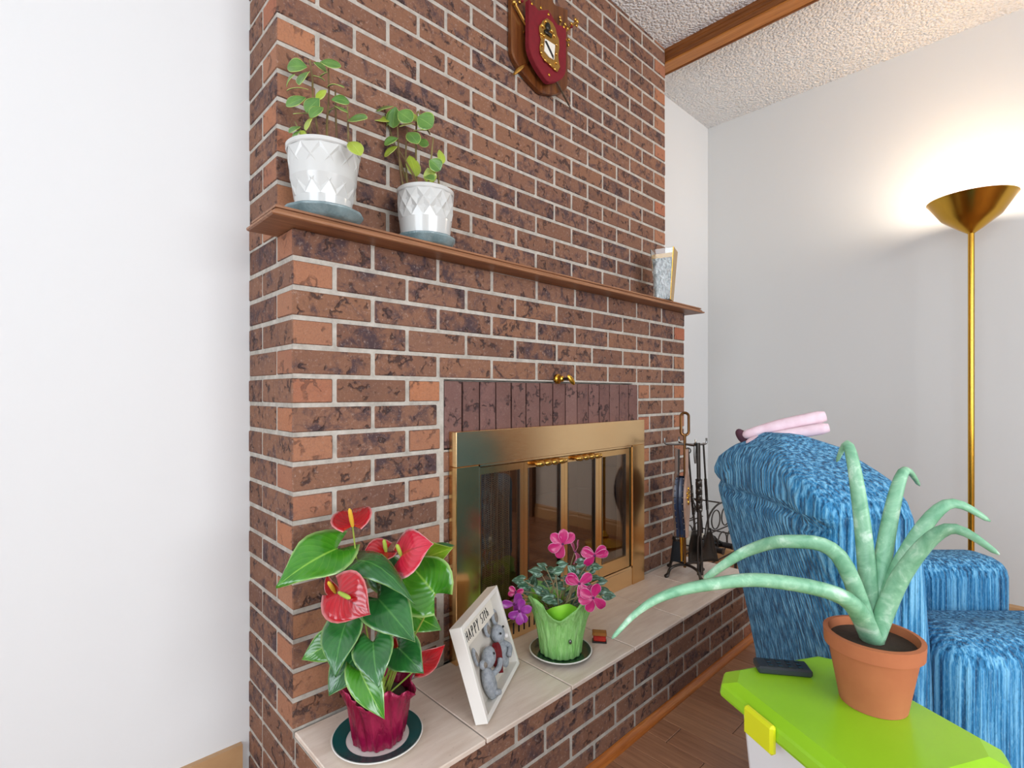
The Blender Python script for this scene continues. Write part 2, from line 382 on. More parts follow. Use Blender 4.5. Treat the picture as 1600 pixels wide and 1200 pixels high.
BOTTLELABEL = simple('bottle_label', '#d8cfc0', 0.7)
FOILCAP = simple('bottle_foil', '#2a2626', 0.3)
LOG = simple('log_bark', '#5a4438', 0.9, var='#7a6252', scale=20, bump=0.8, bscale=40)
BASEPAINT = simple('baseboard_oak', '#b08a62', 0.4, var='#c09a70', scale=12, stretch=(1, 0.05, 1))
SHADE = simple('lamp_shade_linen', '#d8cfbd', 0.9)
exec_after = []

# ------------------------------------------------------------------ room shell
HT = 4 * H; J0 = 16 * H; YU = 0.1
tb = 0.15
def struct(name, mb, mat, label=None, bevel=0.0):
    return tag(mb.build(name, mat, bevel=bevel), label, None, None, 'structure')
floor = struct('floor', MB().box(XL - tb, XR + tb, YF - tb, YB + tb, -0.12, -0.004), simple('subfloor_gap', '#2a1c14', 0.9), 'brown wood plank floor')
pl_cache = {}
PWID = 0.0908; i0 = int(math.floor((XL - 1.13) / PWID))
xk = 1.13 + i0 * PWID; col = 0
while xk < XR:
    y = YB; off = {0: 0.829, -1: 0.35}.get(i0 + col, random.uniform(0.3, 1.2)); first = True
    while y > YF:
        ln = off if first else 1.22; first = False
        y1 = max(y - ln, YF); xa = max(xk, XL); xb = min(xk + PWID, XR)
        if xb - xa > 0.01 and y - y1 > 0.01:
            key = (round(xb - xa, 4), round(y - y1, 4))
            if key not in pl_cache:
                w2, l2 = (xb - xa) / 2 - 0.0006, (y - y1) / 2 - 0.0006
                o = MB().box(-w2, w2, -l2, l2, -0.004, 0.0).build('plank', PLANKWOOD, floor, local=True, bevel=0.0022); pl_cache[key] = o.data
            else:
                o = bpy.data.objects.new('plank', pl_cache[key]); COL.objects.link(o); o.parent = floor
            o.location = ((xa + xb) / 2, (y + y1) / 2, 0)
        y = y1
    xk += PWID; col += 1
struct('ceiling', MB().box(XL - tb, XR + tb, YF - tb, YB + tb, ZC, ZC + 0.12), CEIL, 'white stippled ceiling')
struct('wall_fireplace_side', MB().box(XL - tb, XR + tb, YB, YB + tb, 0, ZC), WALL, 'pale painted wall behind the brick chimney')
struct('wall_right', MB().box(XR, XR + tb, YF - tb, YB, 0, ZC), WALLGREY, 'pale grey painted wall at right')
# walls with windows behind and beside the viewer
WRX0, WRX1, WZ0, WZ1 = -1.2, 1.6, 0.65, 2.35
struct('wall_rear', MB().box(XL - tb, WRX0, YF - tb, YF, 0, ZC).box(WRX1, XR, YF - tb, YF, 0, ZC).box(WRX0, WRX1, YF - tb, YF, 0, WZ0).box(WRX0, WRX1, YF - tb, YF, WZ1, ZC), WALL)
WLY0, WLY1 = -2.7, -0.5
struct('wall_left', MB().box(XL - tb, XL, YF, WLY0, 0, ZC).box(XL - tb, XL, WLY1, YB, 0, ZC).box(XL - tb, XL, WLY0, WLY1, 0, WZ0).box(XL - tb, XL, WLY0, WLY1, WZ1, ZC), WALL)
def window(name, vertical_axis, c0, c1, plane):
    m = MB(); t = 0.05
    def bar(a0, a1, z0, z1):
        if vertical_axis == 'y': m.box(a0, a1, plane - 0.06, plane + 0.02, z0, z1)
        else: m.box(plane - 0.06, plane + 0.02, a0, a1, z0, z1)
    bar(c0, c0 + t, WZ0, WZ1); bar(c1 - t, c1, WZ0, WZ1); bar(c0, c1, WZ0, WZ0 + t); bar(c0, c1, WZ1 - t, WZ1)
    mid = (c0 + c1) / 2; bar(mid - t / 2, mid + t / 2, WZ0, WZ1)
    w = struct(name, m, BINWHITE, 'white framed window')
    return w
window('window_1', 'y', WRX0, WRX1, YF); window('window_2', 'x', WLY0, WLY1, XL)
struct('baseboard_right', MB().prism([(0, 0), (-0.018, 0), (-0.018, 0.075), (-0.012, 0.085), (-0.012, 0.1), (-0.006, 0.11), (0, 0.11)], (XR, YF, 0), (1, 0, 0), (0, 0, 1), (0, YB - YF, 0)), BASEPAINT)
struct('baseboard_fireplace_side', MB().box(9 * L + 0.01, XR - 0.02, YB - 0.016, YB, 0, 0.11).box(XL, -0.02, YB - 0.016, YB, 0, 0.11), BASEPAINT)
struct('baseboard_rear', MB().box(XL, XR - 0.02, YF, YF + 0.016, 0, 0.11), BASEPAINT)
d1 = struct('door_1', MB().box(XR - 0.035, XR - 0.002, -2.95, -1.95, 0.0, 2.1), DOORWOOD, 'brown wooden door')
MB().box(XR - 0.05, XR - 0.002, -1.95, -1.86, 0, 2.18).box(XR - 0.05, XR - 0.002, -3.04, -2.95, 0, 2.18).box(XR - 0.05, XR - 0.002, -3.04, -1.86, 2.1, 2.18).build('door_frame', DOORWOOD, d1)
MB().ball((XR - 0.075, -2.05, 1.0), 0.027).tube([(XR - 0.035, -2.05, 1.0), (XR - 0.07, -2.05, 1.0)], 0.01).build('knob', GOLD, d1, smooth=True)
# ceiling beam
bx0 = 9 * L + 0.002; bz = ZC - 0.064
bm_ = MB().prism([(0, 0.064), (0, 0.046), (0.004, 0.043), (0.004, 0.03), (0.008, 0.027), (0.008, 0.008), (0.014, 0.004), (0.014, 0.064)], (bx0, YF, bz), (1, 0, 0), (0, 0, 1), (0, YB - YF, 0))
beam = struct('trim_1', bm_, BEAMWOOD, 'brown moulded wooden ceiling beam')
MB().box(bx0 + 0.012, bx0 + 0.086, YF, YB, bz, bz + 0.063).build('soffit_board', BEAMLIT, beam, bevel=0.002)  # underside painted lighter, as if lit from below
MB().box(bx0 + 0.086, bx0 + 0.098, YF, YB, bz - 0.004, bz + 0.063).build('edge_strip', BEAMWOOD, beam, bevel=0.003)

# ------------------------------------------------------------------ brickwork
JT = 0.0106
bcache = {}
def brick(parent, x0, x1, y0, y1, z0, z1, axis, mats=(0, 1), jit=1.0):
    g = JT / 2
    a = (x1 - x0, y1 - y0, z1 - z0)
    key = (round(a[0], 4), round(a[1], 4), round(a[2], 4), axis, mats)
    if key not in bcache:
        m = MB().box(-a[0] / 2, a[0] / 2, -a[1] / 2, a[1] / 2, -a[2] / 2, a[2] / 2)
        o = m.build('brick', [(BRICK, SOLDIER, FIREBRICK)[mats[0]], BRICKEND if mats[1] else (BRICK, SOLDIER, FIREBRICK)[mats[0]]], parent, bevel=0.0024, local=True)
        k = 'xyz'.index(axis)
        for p in o.data.polygons:
            if abs(p.normal[k]) > 0.9: p.material_index = 1
        bcache[key] = o.data
    else:
        o = bpy.data.objects.new('brick', bcache[key]); COL.objects.link(o); o.parent = parent
    r = random.uniform
    o.location = Vector(((x0 + x1) / 2 + r(-.0006, .0006) * jit, (y0 + y1) / 2 + r(-.0012, .0008) * jit, (z0 + z1) / 2 + r(-.0005, .0005) * jit)) - parent.location
    o.rotation_euler = (r(-.004, .004) * jit, r(-.003, .003) * jit, r(-.003, .003) * jit)
    return o
g = JT / 2; D = L / 2; W9 = 9 * L; RC = 0.0024
FX0, FX1 = 2.45 * L, 6.85 * L                  # masonry opening
SX0, SX1 = 2.1 * L, 7.04 * L                   # soldier course
body = MB()
body.box(RC, 2.1 * L, RC, YB, 0, 16 * H).box(2.1 * L, FX0, 0.02, YB, 4 * H, 13 * H).box(2.1 * L, 2.25 * L, 0.005, 0.02, 4 * H, 13 * H)
body.box(FX1, W9 - RC, RC, YB, 0, 16 * H).box(2.1 * L, FX1, 0.05, YB, 12.8 * H, 16 * H).box(RC, W9 - RC, RC, YB, 16 * H, 21 * H - 0.001)
wlow = struct('wall_chimney_lower', body, MORTAR, 'brown brick chimney breast below the mantel shelf')
def course_front(parent, n, full, yf, z0, z1, spans, left_limit):
    xs = ([0] + [k * L for k in range(1, 10)]) if full else ([0, L / 2] + [L / 2 + k * L for k in range(1, 9)] + [W9])
    for a, b in zip(xs[:-1], xs[1:]):
        for s0, s1 in spans:
            p, q = max(a, s0), min(b, s1)
            if q - p < 0.03: continue
            # first brick of an even course turns the corner as stretcher; of an odd one as header
            e0 = 0.0 if p <= 1e-6 else g; e1 = 0.0 if q >= W9 - 1e-6 else (0.0 if abs(q - s1) < 1e-6 and q != b else g)
            half = (b - a) < 0.75 * L
            if p <= 1e-6 and half:
                brick(parent, 0, L / 2 - g, yf, min(yf + L - g, YB), z0, z1, 'y')
            elif half and q >= W9 - 1e-6:
                brick(parent, p + e0, W9, yf, min(yf + L - g, YB), z0, z1, 'y')
            elif abs(q - p) < 0.75 * L and (b - a) > 0.75 * L:
                brick(parent, p + e0, q - e1, yf, yf + D - g, z0, z1, 'y')
            else:
                brick(parent, p + e0, q - e1, yf, yf + D - g, z0, z1, 'x')
    # left return face
    ys = [yf + D, yf + D + L] if full else [yf + L, yf + 2 * L]
    y = ys[0]
    while y < left_limit - 0.03:
        y1 = min(y + L, left_limit); brick(parent, 0, D - g, y + g, y1 - (g if y1 < left_limit else 0), z0, z1, 'y'); y += L
for n in range(4, 21):
    full = n % 2 == 0; z0, z1 = n * H + g, (n + 1) * H - g
    if n == 20: z1 = 21 * H - 0.001
    if n == 4: z0 = HT + 0.004
    if n >= 16: sp = [(0, W9)]
    else: sp = [(0, 2 * L + g), (7.04 * L if n >= 13 else 7.0 * L, W9)]
    course_front(wlow, n, full, 0.0, z0, z1, sp, YB)
    if n < 13: brick(wlow, SX0, FX0, 0.0, 0.09, z0, z1, 'y', (0, 0))
for k in range(15):
    w = (SX1 - SX0) / 15
    brick(wlow, SX0 + k * w + 0.0028, SX0 + (k + 1) * w - 0.0028, 0.0, 0.09, 13 * H + 0.004, 16 * H - g, 'z', (1, 1))
wup = struct('wall_chimney_upper', MB().box(RC, W9 - RC, YU + RC, YB, 21 * H, ZC), MORTAR, 'brown brick chimney breast above the mantel shelf')
n = 21
while n * H < ZC - 0.01:
    z0, z1 = n * H + g, min((n + 1) * H - g, ZC)
    course_front(wup, n, n % 2 == 1, YU, z0, z1, [(0, W9)], YB); n += 1
# hearth
YH = -0.3174
hearth = tag(MB().box(RC, W9 - RC, YH + RC, -0.001, 0, HT - 0.013).build('hearth', MORTAR), 'raised brick hearth topped with large beige tiles', 'hearth')
for n in range(0, 4):
    full = n % 2 == 1; z0 = n * H + g if n else 0.0; z1 = (n + 1) * H - g if n < 3 else HT - 0.0135
    xs = ([k * L for k in range(10)]) if full else ([0, L / 2] + [L / 2 + k * L for k in range(1, 9)] + [W9])
    for a, b in zip(xs[:-1], xs[1:]):
        e0 = 0 if a == 0 else g; e1 = 0 if b == W9 else g
        if a == 0 and not full: brick(hearth, 0, L / 2 - g, YH, YH + L - g, z0, z1, 'y')
        else: brick(hearth, a + e0, b - e1, YH, YH + D - g, z0, z1, 'x' if b - a > 0.75 * L else 'y')
    y = YH + (D if full else L)
    while y < YB - 0.03:
        y1 = min(y + L, YB)
        if y + g < 0 < y1 - g: y1 = 0.0
        brick(hearth if y + g < -0.002 else wlow, 0, D - g, y + g, y1 - (g if 0 != y1 < YB else 0), z0, z1 if y + g < -0.002 or n < 3 else HT - g, 'y')
        y = y1
TW = 0.3; tx = [0.002] + [0.304 + k * 0.2985 for k in range(5)] + [W9 + 0.004]
MB().box(0.004, W9, YH + 0.004, -0.001, HT - 0.0128, HT - 0.002).build('grout_bed', GROUT, hearth)
for a, b in zip(tx[:-1], tx[1:]):
    MB().box(a + 0.0018, b - 0.0018, YH - 0.008, -0.004, HT - 0.0125, HT).build('tile', TILE, hearth, bevel=0.002)
# quarter round along the hearth foot
q = [(0, 0)] + [(-0.021 * math.cos(a * PI / 12), 0.021 * math.sin(a * PI / 12)) for a in range(7)]
tr = struct('trim_2', MB().prism(q, (0.0, YH - 0.001, 0.0005), (0, 1, 0), (0, 0, 1), (W9, 0, 0)), TRIMWOOD, 'golden quarter round moulding along the hearth foot')

# ------------------------------------------------------------------ mantel shelf
MZ0 = 21 * H - 0.0005; MZ1 = 21 * H + 0.0245
mant = thing('mantel_shelf', (W9 / 2, 0, MZ0), 'long brown moulded wooden mantel shelf across the brick chimney', 'shelf')
prof = [(-0.064, 0.0), (-0.068, 0.002), (-0.068, 0.0065), (-0.061, 0.0075), (-0.0605, 0.0105), (-0.057, 0.0155), (-0.0515, 0.0175), (-0.0515, 0.0185), (-0.0565, 0.0195), (-0.0565, 0.0245)]
def mantel_board(xa, xb, endl, endr):
    m = MB(); rows = []
    for (y, z) in prof:
        e = -y
        rows.append([( -e if endl else xa, YU - 0.002, MZ0 + z), (-e if endl else xa, y, MZ0 + z), (W9 + e if endr else xb, y, MZ0 + z), (W9 + e if endr else xb, YU - 0.002, MZ0 + z)])
    k = len(rows); vs = [p for r in rows for p in r]; fs = [(3, 2, 1, 0), tuple((k - 1) * 4 + i for i in range(4))]
    for i in range(k - 1):
        for j in range(4): fs.append((i * 4 + j, i * 4 + (j + 1) % 4, (i + 1) * 4 + (j + 1) % 4, (i + 1) * 4 + j))
    m.add(vs, fs); return m.build('board', MANTELWOOD, mant)
mantel_board(0, 0.7362, True, False); mantel_board(0.7368, 0, False, True)

# ------------------------------------------------------------------ fireplace insert
IX0, IX1 = 0.4425, 1.4226; IY = -0.036; ZT = J0 - 0.150
ins = thing('fireplace_insert', ((IX0 + IX1) / 2, -0.018, HT), 'brass framed fireplace insert with four glass bifold doors', 'fireplace')
OX0, OX1, OZ0, OZ1 = 0.527, 1.337, J0 - 0.745, J0 - 0.2507
MB().box(IX0, IX1, IY, -0.001, OZ1, ZT).build('header_panel', BRASS, ins, bevel=0.0015)
MB().box(IX0, OX0, IY, -0.001, HT, OZ1 - 0.0008).build('jamb', BRASSV, ins, bevel=0.0015)
MB().box(OX1, IX1, IY, -0.001, HT, OZ1 - 0.0008).build('jamb', BRASSV, ins, bevel=0.0015)
kp = MB().box(OX0 + 0.0008, OX1 - 0.0008, IY + 0.003, -0.001, HT, OZ0).build('kick_panel', BRASS, ins, bevel=0.0015)
for k in range(12):
    x = 0.644 + k * 0.0235
    MB().box(x, x + 0.006, IY + 0.0025, IY + 0.004, HT + 0.017, HT + 0.052).build('vent_slot_shade', SOOTSHADE, ins).parent = kp  # dark strips: shade of the open slots put into colour
lip = MB().box(OX0, OX1, IY + 0.004, 0.0, OZ1 - 0.007, OZ1).box(OX0, OX1, IY + 0.004, 0.0, OZ0, OZ0 + 0.008)
lip.box(OX0, OX0 + 0.007, IY + 0.004, 0.0, OZ0, OZ1).box(OX1 - 0.005, OX1, IY + 0.004, 0.0, OZ0, OZ1)
lip.build('inner_lip', BRASS, ins)
DT, DB = OZ1 - 0.010, OZ0 + 0.011
doors = [(0.536, 0.7193, 0.541, 0.6985), (0.7201, 0.9192, 0.7405, 0.8965), (0.9202, 1.1180, 0.940, 1.0935), (1.1192, 1.319, 1.1385, 1.2920)]
GT, GB = J0 - 0.2815, J0 - 0.688
for k, (a, b, ga, gb) in enumerate(doors):
    m = MB().box(a, b, -0.030, -0.016, GT, DT).box(a, b, -0.030, -0.016, DB, GB).box(a, ga, -0.030, -0.016, GB, GT).box(gb, b, -0.030, -0.016, GB, GT)
    dr = m.build('door_panel', BRASSV, ins)
    dr_off = ins.location
    gl = MB().box(ga + 0.0005, gb - 0.0005, -0.024, -0.021, GB, GT).build('glass', TINTGLASS, ins); gl.parent = dr
    MB().box(ga - 0.0025, ga + 0.001, -0.0315, -0.022, GB, GT).box(gb - 0.001, gb + 0.0025, -0.0315, -0.022, GB, GT).build('glazing_bead', STEEL, ins).parent = dr
    if k in (1, 2):
        hx0, hx1 = (0.765, 0.905) if k == 1 else (0.97, 1.105); zc = DT - 0.010; pts = []; rad = []
        for i in range(41):
            t = i / 40; pts.append((hx0 + (hx1 - hx0) * t, -0.047, zc)); rad.append(0.0045 + 0.0060 * abs(math.sin(t * PI * 4)) ** 0.9)
        MB().tube(pts, rad, 10).ball((hx0, -0.047, zc), 0.008, 8, 6).ball((hx1, -0.047, zc), 0.008, 8, 6).tube([(hx0 + 0.01, -0.047, zc), (hx0 + 0.01, -0.029, zc)], 0.004, 6).tube([(hx1 - 0.01, -0.047, zc), (hx1 - 0.01, -0.029, zc)], 0.004, 6).build('handle', ANTBRASS, ins, smooth=True).parent = dr
MB().box(1.319, 1.332, -0.022, -0.012, DB, DT).build('track_channel', simple('channel_green_grey', '#4c5c58', 0.3, 0.6), ins)
# firebox liner
LX0, LX1, LYB, LZT = 0.515, 1.375, 0.285, 13 * H
lin_ = MB().box(LX0 - 0.01, LX1 + 0.01, LYB, LYB + 0.018, HT + 0.0005, LZT).box(LX0 - 0.012, LX0, 0.0, LYB, HT + 0.0005, LZT).box(LX1, LX1 + 0.012, 0.0, LYB, HT + 0.0005, LZT)
lin_.box(LX0, LX1, 0.0, LYB, HT + 0.0005, HT + 0.003).box(LX0, LX1, 0.0, LYB, LZT - 0.012, LZT)
fb = lin_.build('firebox', SOOTSHADE, ins)
for r in range(5):
    z0 = HT + 0.004 + r * 0.116
    xs = [LX0 + i * 0.2867 for i in range(4)] if r % 2 == 0 else [LX0, LX0 + 0.143] + [LX0 + 0.143 + i * 0.2867 for i in range(1, 3)] + [LX1]
    for a, b in zip(xs[:-1], xs[1:]):
        o = brick(ins, a + 0.003, b - 0.003, LYB - 0.012, LYB - 0.001, z0, min(z0 + 0.111, LZT - 0.014), 'x', (2, 0), 0.3); o.name = 'liner_brick'; o.parent = fb
    for sx0 in (LX0 + 0.0005, LX1 - 0.0125):
        for a, b in ((0.004, 0.136), (0.142, 0.27)):
            o = brick(ins, sx0, sx0 + 0.012, a, b, z0, min(z0 + 0.111, LZT - 0.014), 'y', (2, 0), 0.3); o.name = 'liner_brick'; o.parent = fb
def mk_mesh():
    m = Mat('mesh_chain', '#eee6da', 0.5, 0.0)
    co = m.coord((1, 1, 1), 0, 'UV')
    def wave(sx, sy):
        mp = m.node('ShaderNodeMapping'); mp.inputs['Scale'].default_value = (sx, sy, 1); m.link(co, mp.inputs['Vector'])
        sp = m.node('ShaderNodeSeparateXYZ'); m.link(mp.outputs[0], sp.inputs[0]); return m.math('SINE', m.math('ADD', sp.outputs[0], sp.outputs[1]))
    a = m.math('MAXIMUM', wave(170, 520), wave(170, -520))
    m.link(m.ramp(a, [(0.55, 0.0), (0.7, 1.0)]), m.b.inputs['Alpha']); return m.m
MESHM = mk_mesh()
for (cx, wd) in ((0.62, 0.16), (1.33, 0.06)):
    rows = [[(cx - wd / 2 + wd * j / 40, 0.012 + 0.009 * math.sin(j * PI / 3.2) + 0.002 * math.sin(i), OZ0 + (OZ1 - OZ0 - 0.01) * i / 12) for j in range(41)] for i in range(13)]
    MB().grid(rows).build('mesh_curtain', MESHM, ins, smooth='all', fix=False)
gr = MB()
for x in [0.72 + i * 0.09 for i in range(6)]: gr.tube(smoothpath([(x, 0.06, HT + 0.09), (x, 0.08, HT + 0.05), (x, 0.24, HT + 0.05)], 4), 0.006, 6)
gr.tube([(0.70, 0.1, HT + 0.045), (1.19, 0.1, HT + 0.045)], 0.006, 6).tube([(0.70, 0.22, HT + 0.045), (1.19, 0.22, HT + 0.045)], 0.006, 6)
for x in (0.72, 1.17):
    for y in (0.1, 0.22): gr.tube([(x, y, HT + 0.003), (x, y, HT + 0.045)], 0.006, 6)
tag(gr.build('fire_grate', BLACKIRON, smooth=True), 'black iron fire grate holding logs behind the glass doors', 'grate')
for k, (y, z, x0, x1, r) in enumerate(((0.11, 0.098, 0.74, 1.13, 0.04), (0.20, 0.098, 0.72, 1.16, 0.042), (0.155, 0.172, 0.78, 1.10, 0.037))):
    pts = [(x0 + (x1 - x0) * i / 8, y + 0.006 * math.sin(i * 1.3 + k), HT + z + 0.003 * math.cos(i + k)) for i in range(9)]
    tag(MB().tube(pts, [r * (1 + 0.08 * math.sin(i * 2 + k)) for i in range(9)], 12).build('log', LOG, smooth=True),
        ('split log at the front of the fire grate', 'split log at the back of the fire grate', 'topmost log resting on the other two in the fire grate')[k], 'log', 'logs in the firebox')
# brass gas key in the wall
kx = 0.912; kz = J0 + 0.010
ky = thing('gas_valve_key', (kx, 0, kz), 'small brass valve key with round flange above the fireplace doors', 'valve key')
MB().lathe([(0.004, -0.030), (0.010, -0.026), (0.012, -0.012), (0.017, -0.008), (0.0175, 0.0)], n=20, close=True).build('flange', GOLD, ky, smooth=True, local=True).rotation_euler = (PI / 2, 0, PI)
ky.children[0].location = (0, -0.002, 0); ky.children[0].rotation_euler = (-PI / 2, 0, 0)
MB().tube([(kx, -0.004, kz), (kx, -0.055, kz)], 0.0045, 8).build('socket', BLACKIRON, ky, smooth=True)
o = MB().ball((0, 0, 0), (0.0225, 0.0045, 0.010), 16, 8).build('key_grip', GOLD, ky, smooth=True, local=True); o.location = (0.012, -0.057, -0.004); o.rotation_euler = (0, math.radians(48), math.radians(-10))

# ------------------------------------------------------------------ leaves and plants
PROF = {'heart': ([0, .06, .14, .24, .34, .46, .6, .74, .87, .95, 1], [.42, .72, .92, 1, .98, .88, .68, .44, .22, .08, .0]),
        'ovate': ([0, .06, .15, .3, .45, .6, .74, .86, .94, .98, 1], [.05, .22, .48, .8, .97, 1, .92, .7, .42, .2, .0]),
        'petal': ([0, .06, .15, .3, .45, .6, .74, .86, .94, .98, 1], [.2, .3, .45, .7, .92, 1, .97, .8, .5, .28, .06])}
def leaf(base, tip, nrm, w, kind, arch=0.08, fold=0.12, wave=0.0, nt=8, push=0.3, ph=0.0):
    base = Vector(base); tip = Vector(tip); a = tip - base; ln = a.length; a.normalize(); nrm = Vector(nrm)
    b = nrm.cross(a).normalized(); n = a.cross(b).normalized(); rows = []
    for s, f in zip(*PROF[kind]):
        row = []
        for j in range(nt + 1):
            t = -1 + 2 * j / nt; hw = w * f
            pos = s - (push * abs(t) ** 1.3 * (1 - s) ** 4 if kind == 'heart' else 0)
            p = base + a * (ln * pos) + b * (hw * t) + n * (4 * arch * ln * s * (1 - s) + fold * hw * abs(t) ** 1.4 + wave * w * math.sin(s * 9 + t * 2.5 + ph) * abs(t))
            row.append(p)
        rows.append(row)
    return MB().grid(rows)
def dirc(tc, up, rt): return (FW * -tc + UP * up + RT * rt).normalized()

# anthurium
AC = Vector((0.13, -0.155, HT))
pl = thing('plate', AC + Vector((0, 0, 0.0)), 'white plate with wide teal rim under the anthurium pot', 'plate')
MB().lathe([(0.055, 0.003), (0.055, 0.0), (0.06, 0.0), (0.085, 0.006), (0.099, 0.012), (0.0995, 0.0135), (0.098, 0.0145), (0.084, 0.0095), (0.066, 0.006), (0.0, 0.006)], AC, 56).build('dish', PLATEWHITE, pl, smooth=True)
MB().lathe([(0.0685, 0.0071), (0.084, 0.0106), (0.0965, 0.0151), (0.0965, 0.0149), (0.084, 0.0101), (0.0685, 0.0066)], AC, 56).build('rim_band', PLATEGREEN, pl, smooth=True)
PB = AC + Vector((0.0, -0.004, 0.0065))
an = thing('potted_anthurium', PB, 'red flowering anthurium in magenta foil wrapped pot at left end of hearth', 'potted plant')
random.seed(3)
def foilfn(i, a, r, z):
    k = 0.0022 * math.sin(a * 11 + 0.7 * z * 60) + 0.0016 * math.sin(a * 23 + 1.3 + z * 40)
    up = max(0, (z - 0.085) / 0.05)
    return r + k * (1 + 1.6 * up) + 0.006 * up * math.sin(a * 5 + 0.6), z + up * (0.018 * math.sin(a * 4 + 2.2) + 0.010 * math.sin(a * 9))
MB().lathe([(0.0, 0.001), (0.050, 0.0), (0.054, 0.004), (0.057, 0.02), (0.060, 0.04), (0.063, 0.06), (0.066, 0.08), (0.070, 0.095), (0.074, 0.11), (0.079, 0.122)], PB, 96, fn=foilfn).build('foil_wrap', FOIL, an, smooth='all', solid=0.001)
MB().lathe([(0.0, 0.092), (0.04, 0.094), (0.060, 0.090), (0.050, 0.02), (0.042, 0.004), (0.0, 0.004)], PB, 32).build('soil', SOIL, an, smooth=True)
crown = PB + Vector((0, 0, 0.09))
def stem(par, p0, p1, r, mat, bend=(0, 0, 0), name='stem', n=8):
    p0 = Vector(p0); p1 = Vector(p1); mid = (p0 + p1) / 2 + Vector(bend)
    return MB().tube(smoothpath([p0, mid, p1], 5), r, n).build(name, mat, par, smooth=True)
# base(u,v,d) tip(u,v,d) half-width px, normal(toward camera, up, right), arch, fold, wave, material
AL = [
 ((527, 857, 1.13), (431, 918, 1.04), 40, (1, .55, -.1), .10, .10, .10, 'B'),
 ((535, 888, 1.16), (648, 945, 1.06), 30, (.55, 1, .2), .28, -.25, .05, ''),
 ((590, 935, 1.10), (649, 1004, 1.02), 38, (1, .45, .35), .10, .12, .06, ''),
 ((680, 928, 1.12), (632, 872, 1.17), 48, (1, .35, -.15), -.02, .32, .05, 'B'),
 ((652, 876, 1.20), (708, 855, 1.16), 26, (1, .3, .1), .06, .1, .08, 'Y'),
 ((668, 862, 1.235), (710, 852, 1.22), 12, (.6, 1, 0), .06, .1, .05, ''),
 ((541, 972, 1.06), (524, 1058, 0.99), 32, (1, .5, -.15), .10, .14, .06, ''),
 ((583, 1003, 1.03), (592, 1075, 0.97), 32, (1, .45, .1), .12, .12, .06, ''),
 ((524, 1002, 1.10), (472, 1031, 1.08), 24, (1, .6, 0), .08, .1, .05, 'B'),
 ((556, 1024, 1.07), (514, 1088, 1.03), 30, (1, .4, -.3), .08, .14, .05, ''),
 ((562, 1048, 1.02), (601, 1124, 0.99), 25, (1, .4, .25), .10, .16, .04, 'B'),
 ((622, 1012, 1.10), (662, 1052, 1.06), 30, (1, .5, .3), .10, .12, .05, ''),
 ((610, 905, 1.2), (575, 860, 1.22), 30, (1, .3, 0), .05, .1, .05, ''),
 ((640, 960, 1.2), (690, 985, 1.18), 24, (.8, .7, .2), .08, .1, .05, 'B'),
]
for k, (b, t, wp, nn, ar, fo, wv, mk) in enumerate(AL):
    B_, T_ = atD(*b), atD(*t); w = wp * b[2] / FPX
    leaf(B_, T_, dirc(*nn), w, 'heart', ar, fo, wv, ph=k).build('leaf', {'': ANTHLEAF, 'B': ANTHLEAFB, 'Y': ANTHLEAFY}[mk], an, smooth='all', solid=0.0007, fix=False)
    stem(an, crown + Vector((random.uniform(-.02, .02), random.uniform(-.02, .02), -0.01)), B_, 0.0022, STEMG, ((B_.x - crown.x) * .18, (B_.y - crown.y) * .18, 0.02))
# spathes: base, tip, half width, normal, fold, arch, material, spadix tip(u,v,d), spadix material
AS = [
 ((551, 822, 1.13), (552, 795, 1.22), 32, (.75, .8, .05), .22, .10, SPATHE, (546, 795, 1.10), SPADIXY),
 ((603, 862, 1.19), (560, 880, 1.15), 22, (.8, .35, -.5), .4, .06, SPATHE, (600, 843, 1.18), SPADIXG),
 ((627, 868, 1.13), (678, 850, 1.09), 38, (.9, .6, -.35), -.15, .12, SPATHEP, (620, 851, 1.11), SPADIXG),
 ((530, 926, 1.05), (579, 960, 1.02), 40, (1, .35, .1), .02, .07, SPATHE, (547, 935, 1.015), SPADIXG),
 ((524, 925, 1.1), (511, 897, 1.09), 14, (1, .2, -.4), .2, .06, SPATHE, (513, 909, 1.075), SPADIXY),
 ((655, 1040, 1.13), (695, 1008, 1.12), 19, (1, .25, .3), .2, .05, SPATHE, None, None),
 ((612, 1016, 1.16), (618, 996, 1.14), 15, (1, .3, 0), .2, .05, SPATHE, None, None),
]
for k, (b, t, wp, nn, fo, ar, mt, sx, sm) in enumerate(AS):
    B_, T_ = atD(*b), atD(*t); w = wp * b[2] / FPX
    sp_ = leaf(B_, T_, dirc(*nn), w, 'heart', ar, fo, 0.05, push=0.34, ph=k).build('spathe', mt, an, smooth='all', solid=0.0007, fix=False)
    if sx:
        E_ = atD(*sx); dv = E_ - B_
        s2 = MB().tube([B_, B_ + dv * .3, B_ + dv * .6, B_ + dv * .9, E_], [.0034, .0046, .0046, .004, .0016], 10).build('spadix', sm, an, smooth=True); s2.parent = sp_
    stem(an, crown + Vector((random.uniform(-.02, .02), random.uniform(-.02, .02), -0.01)), B_, 0.0018, STEMG, ((B_.x - crown.x) * .12, (B_.y - crown.y) * .12, 0.01), 'flower_stem')

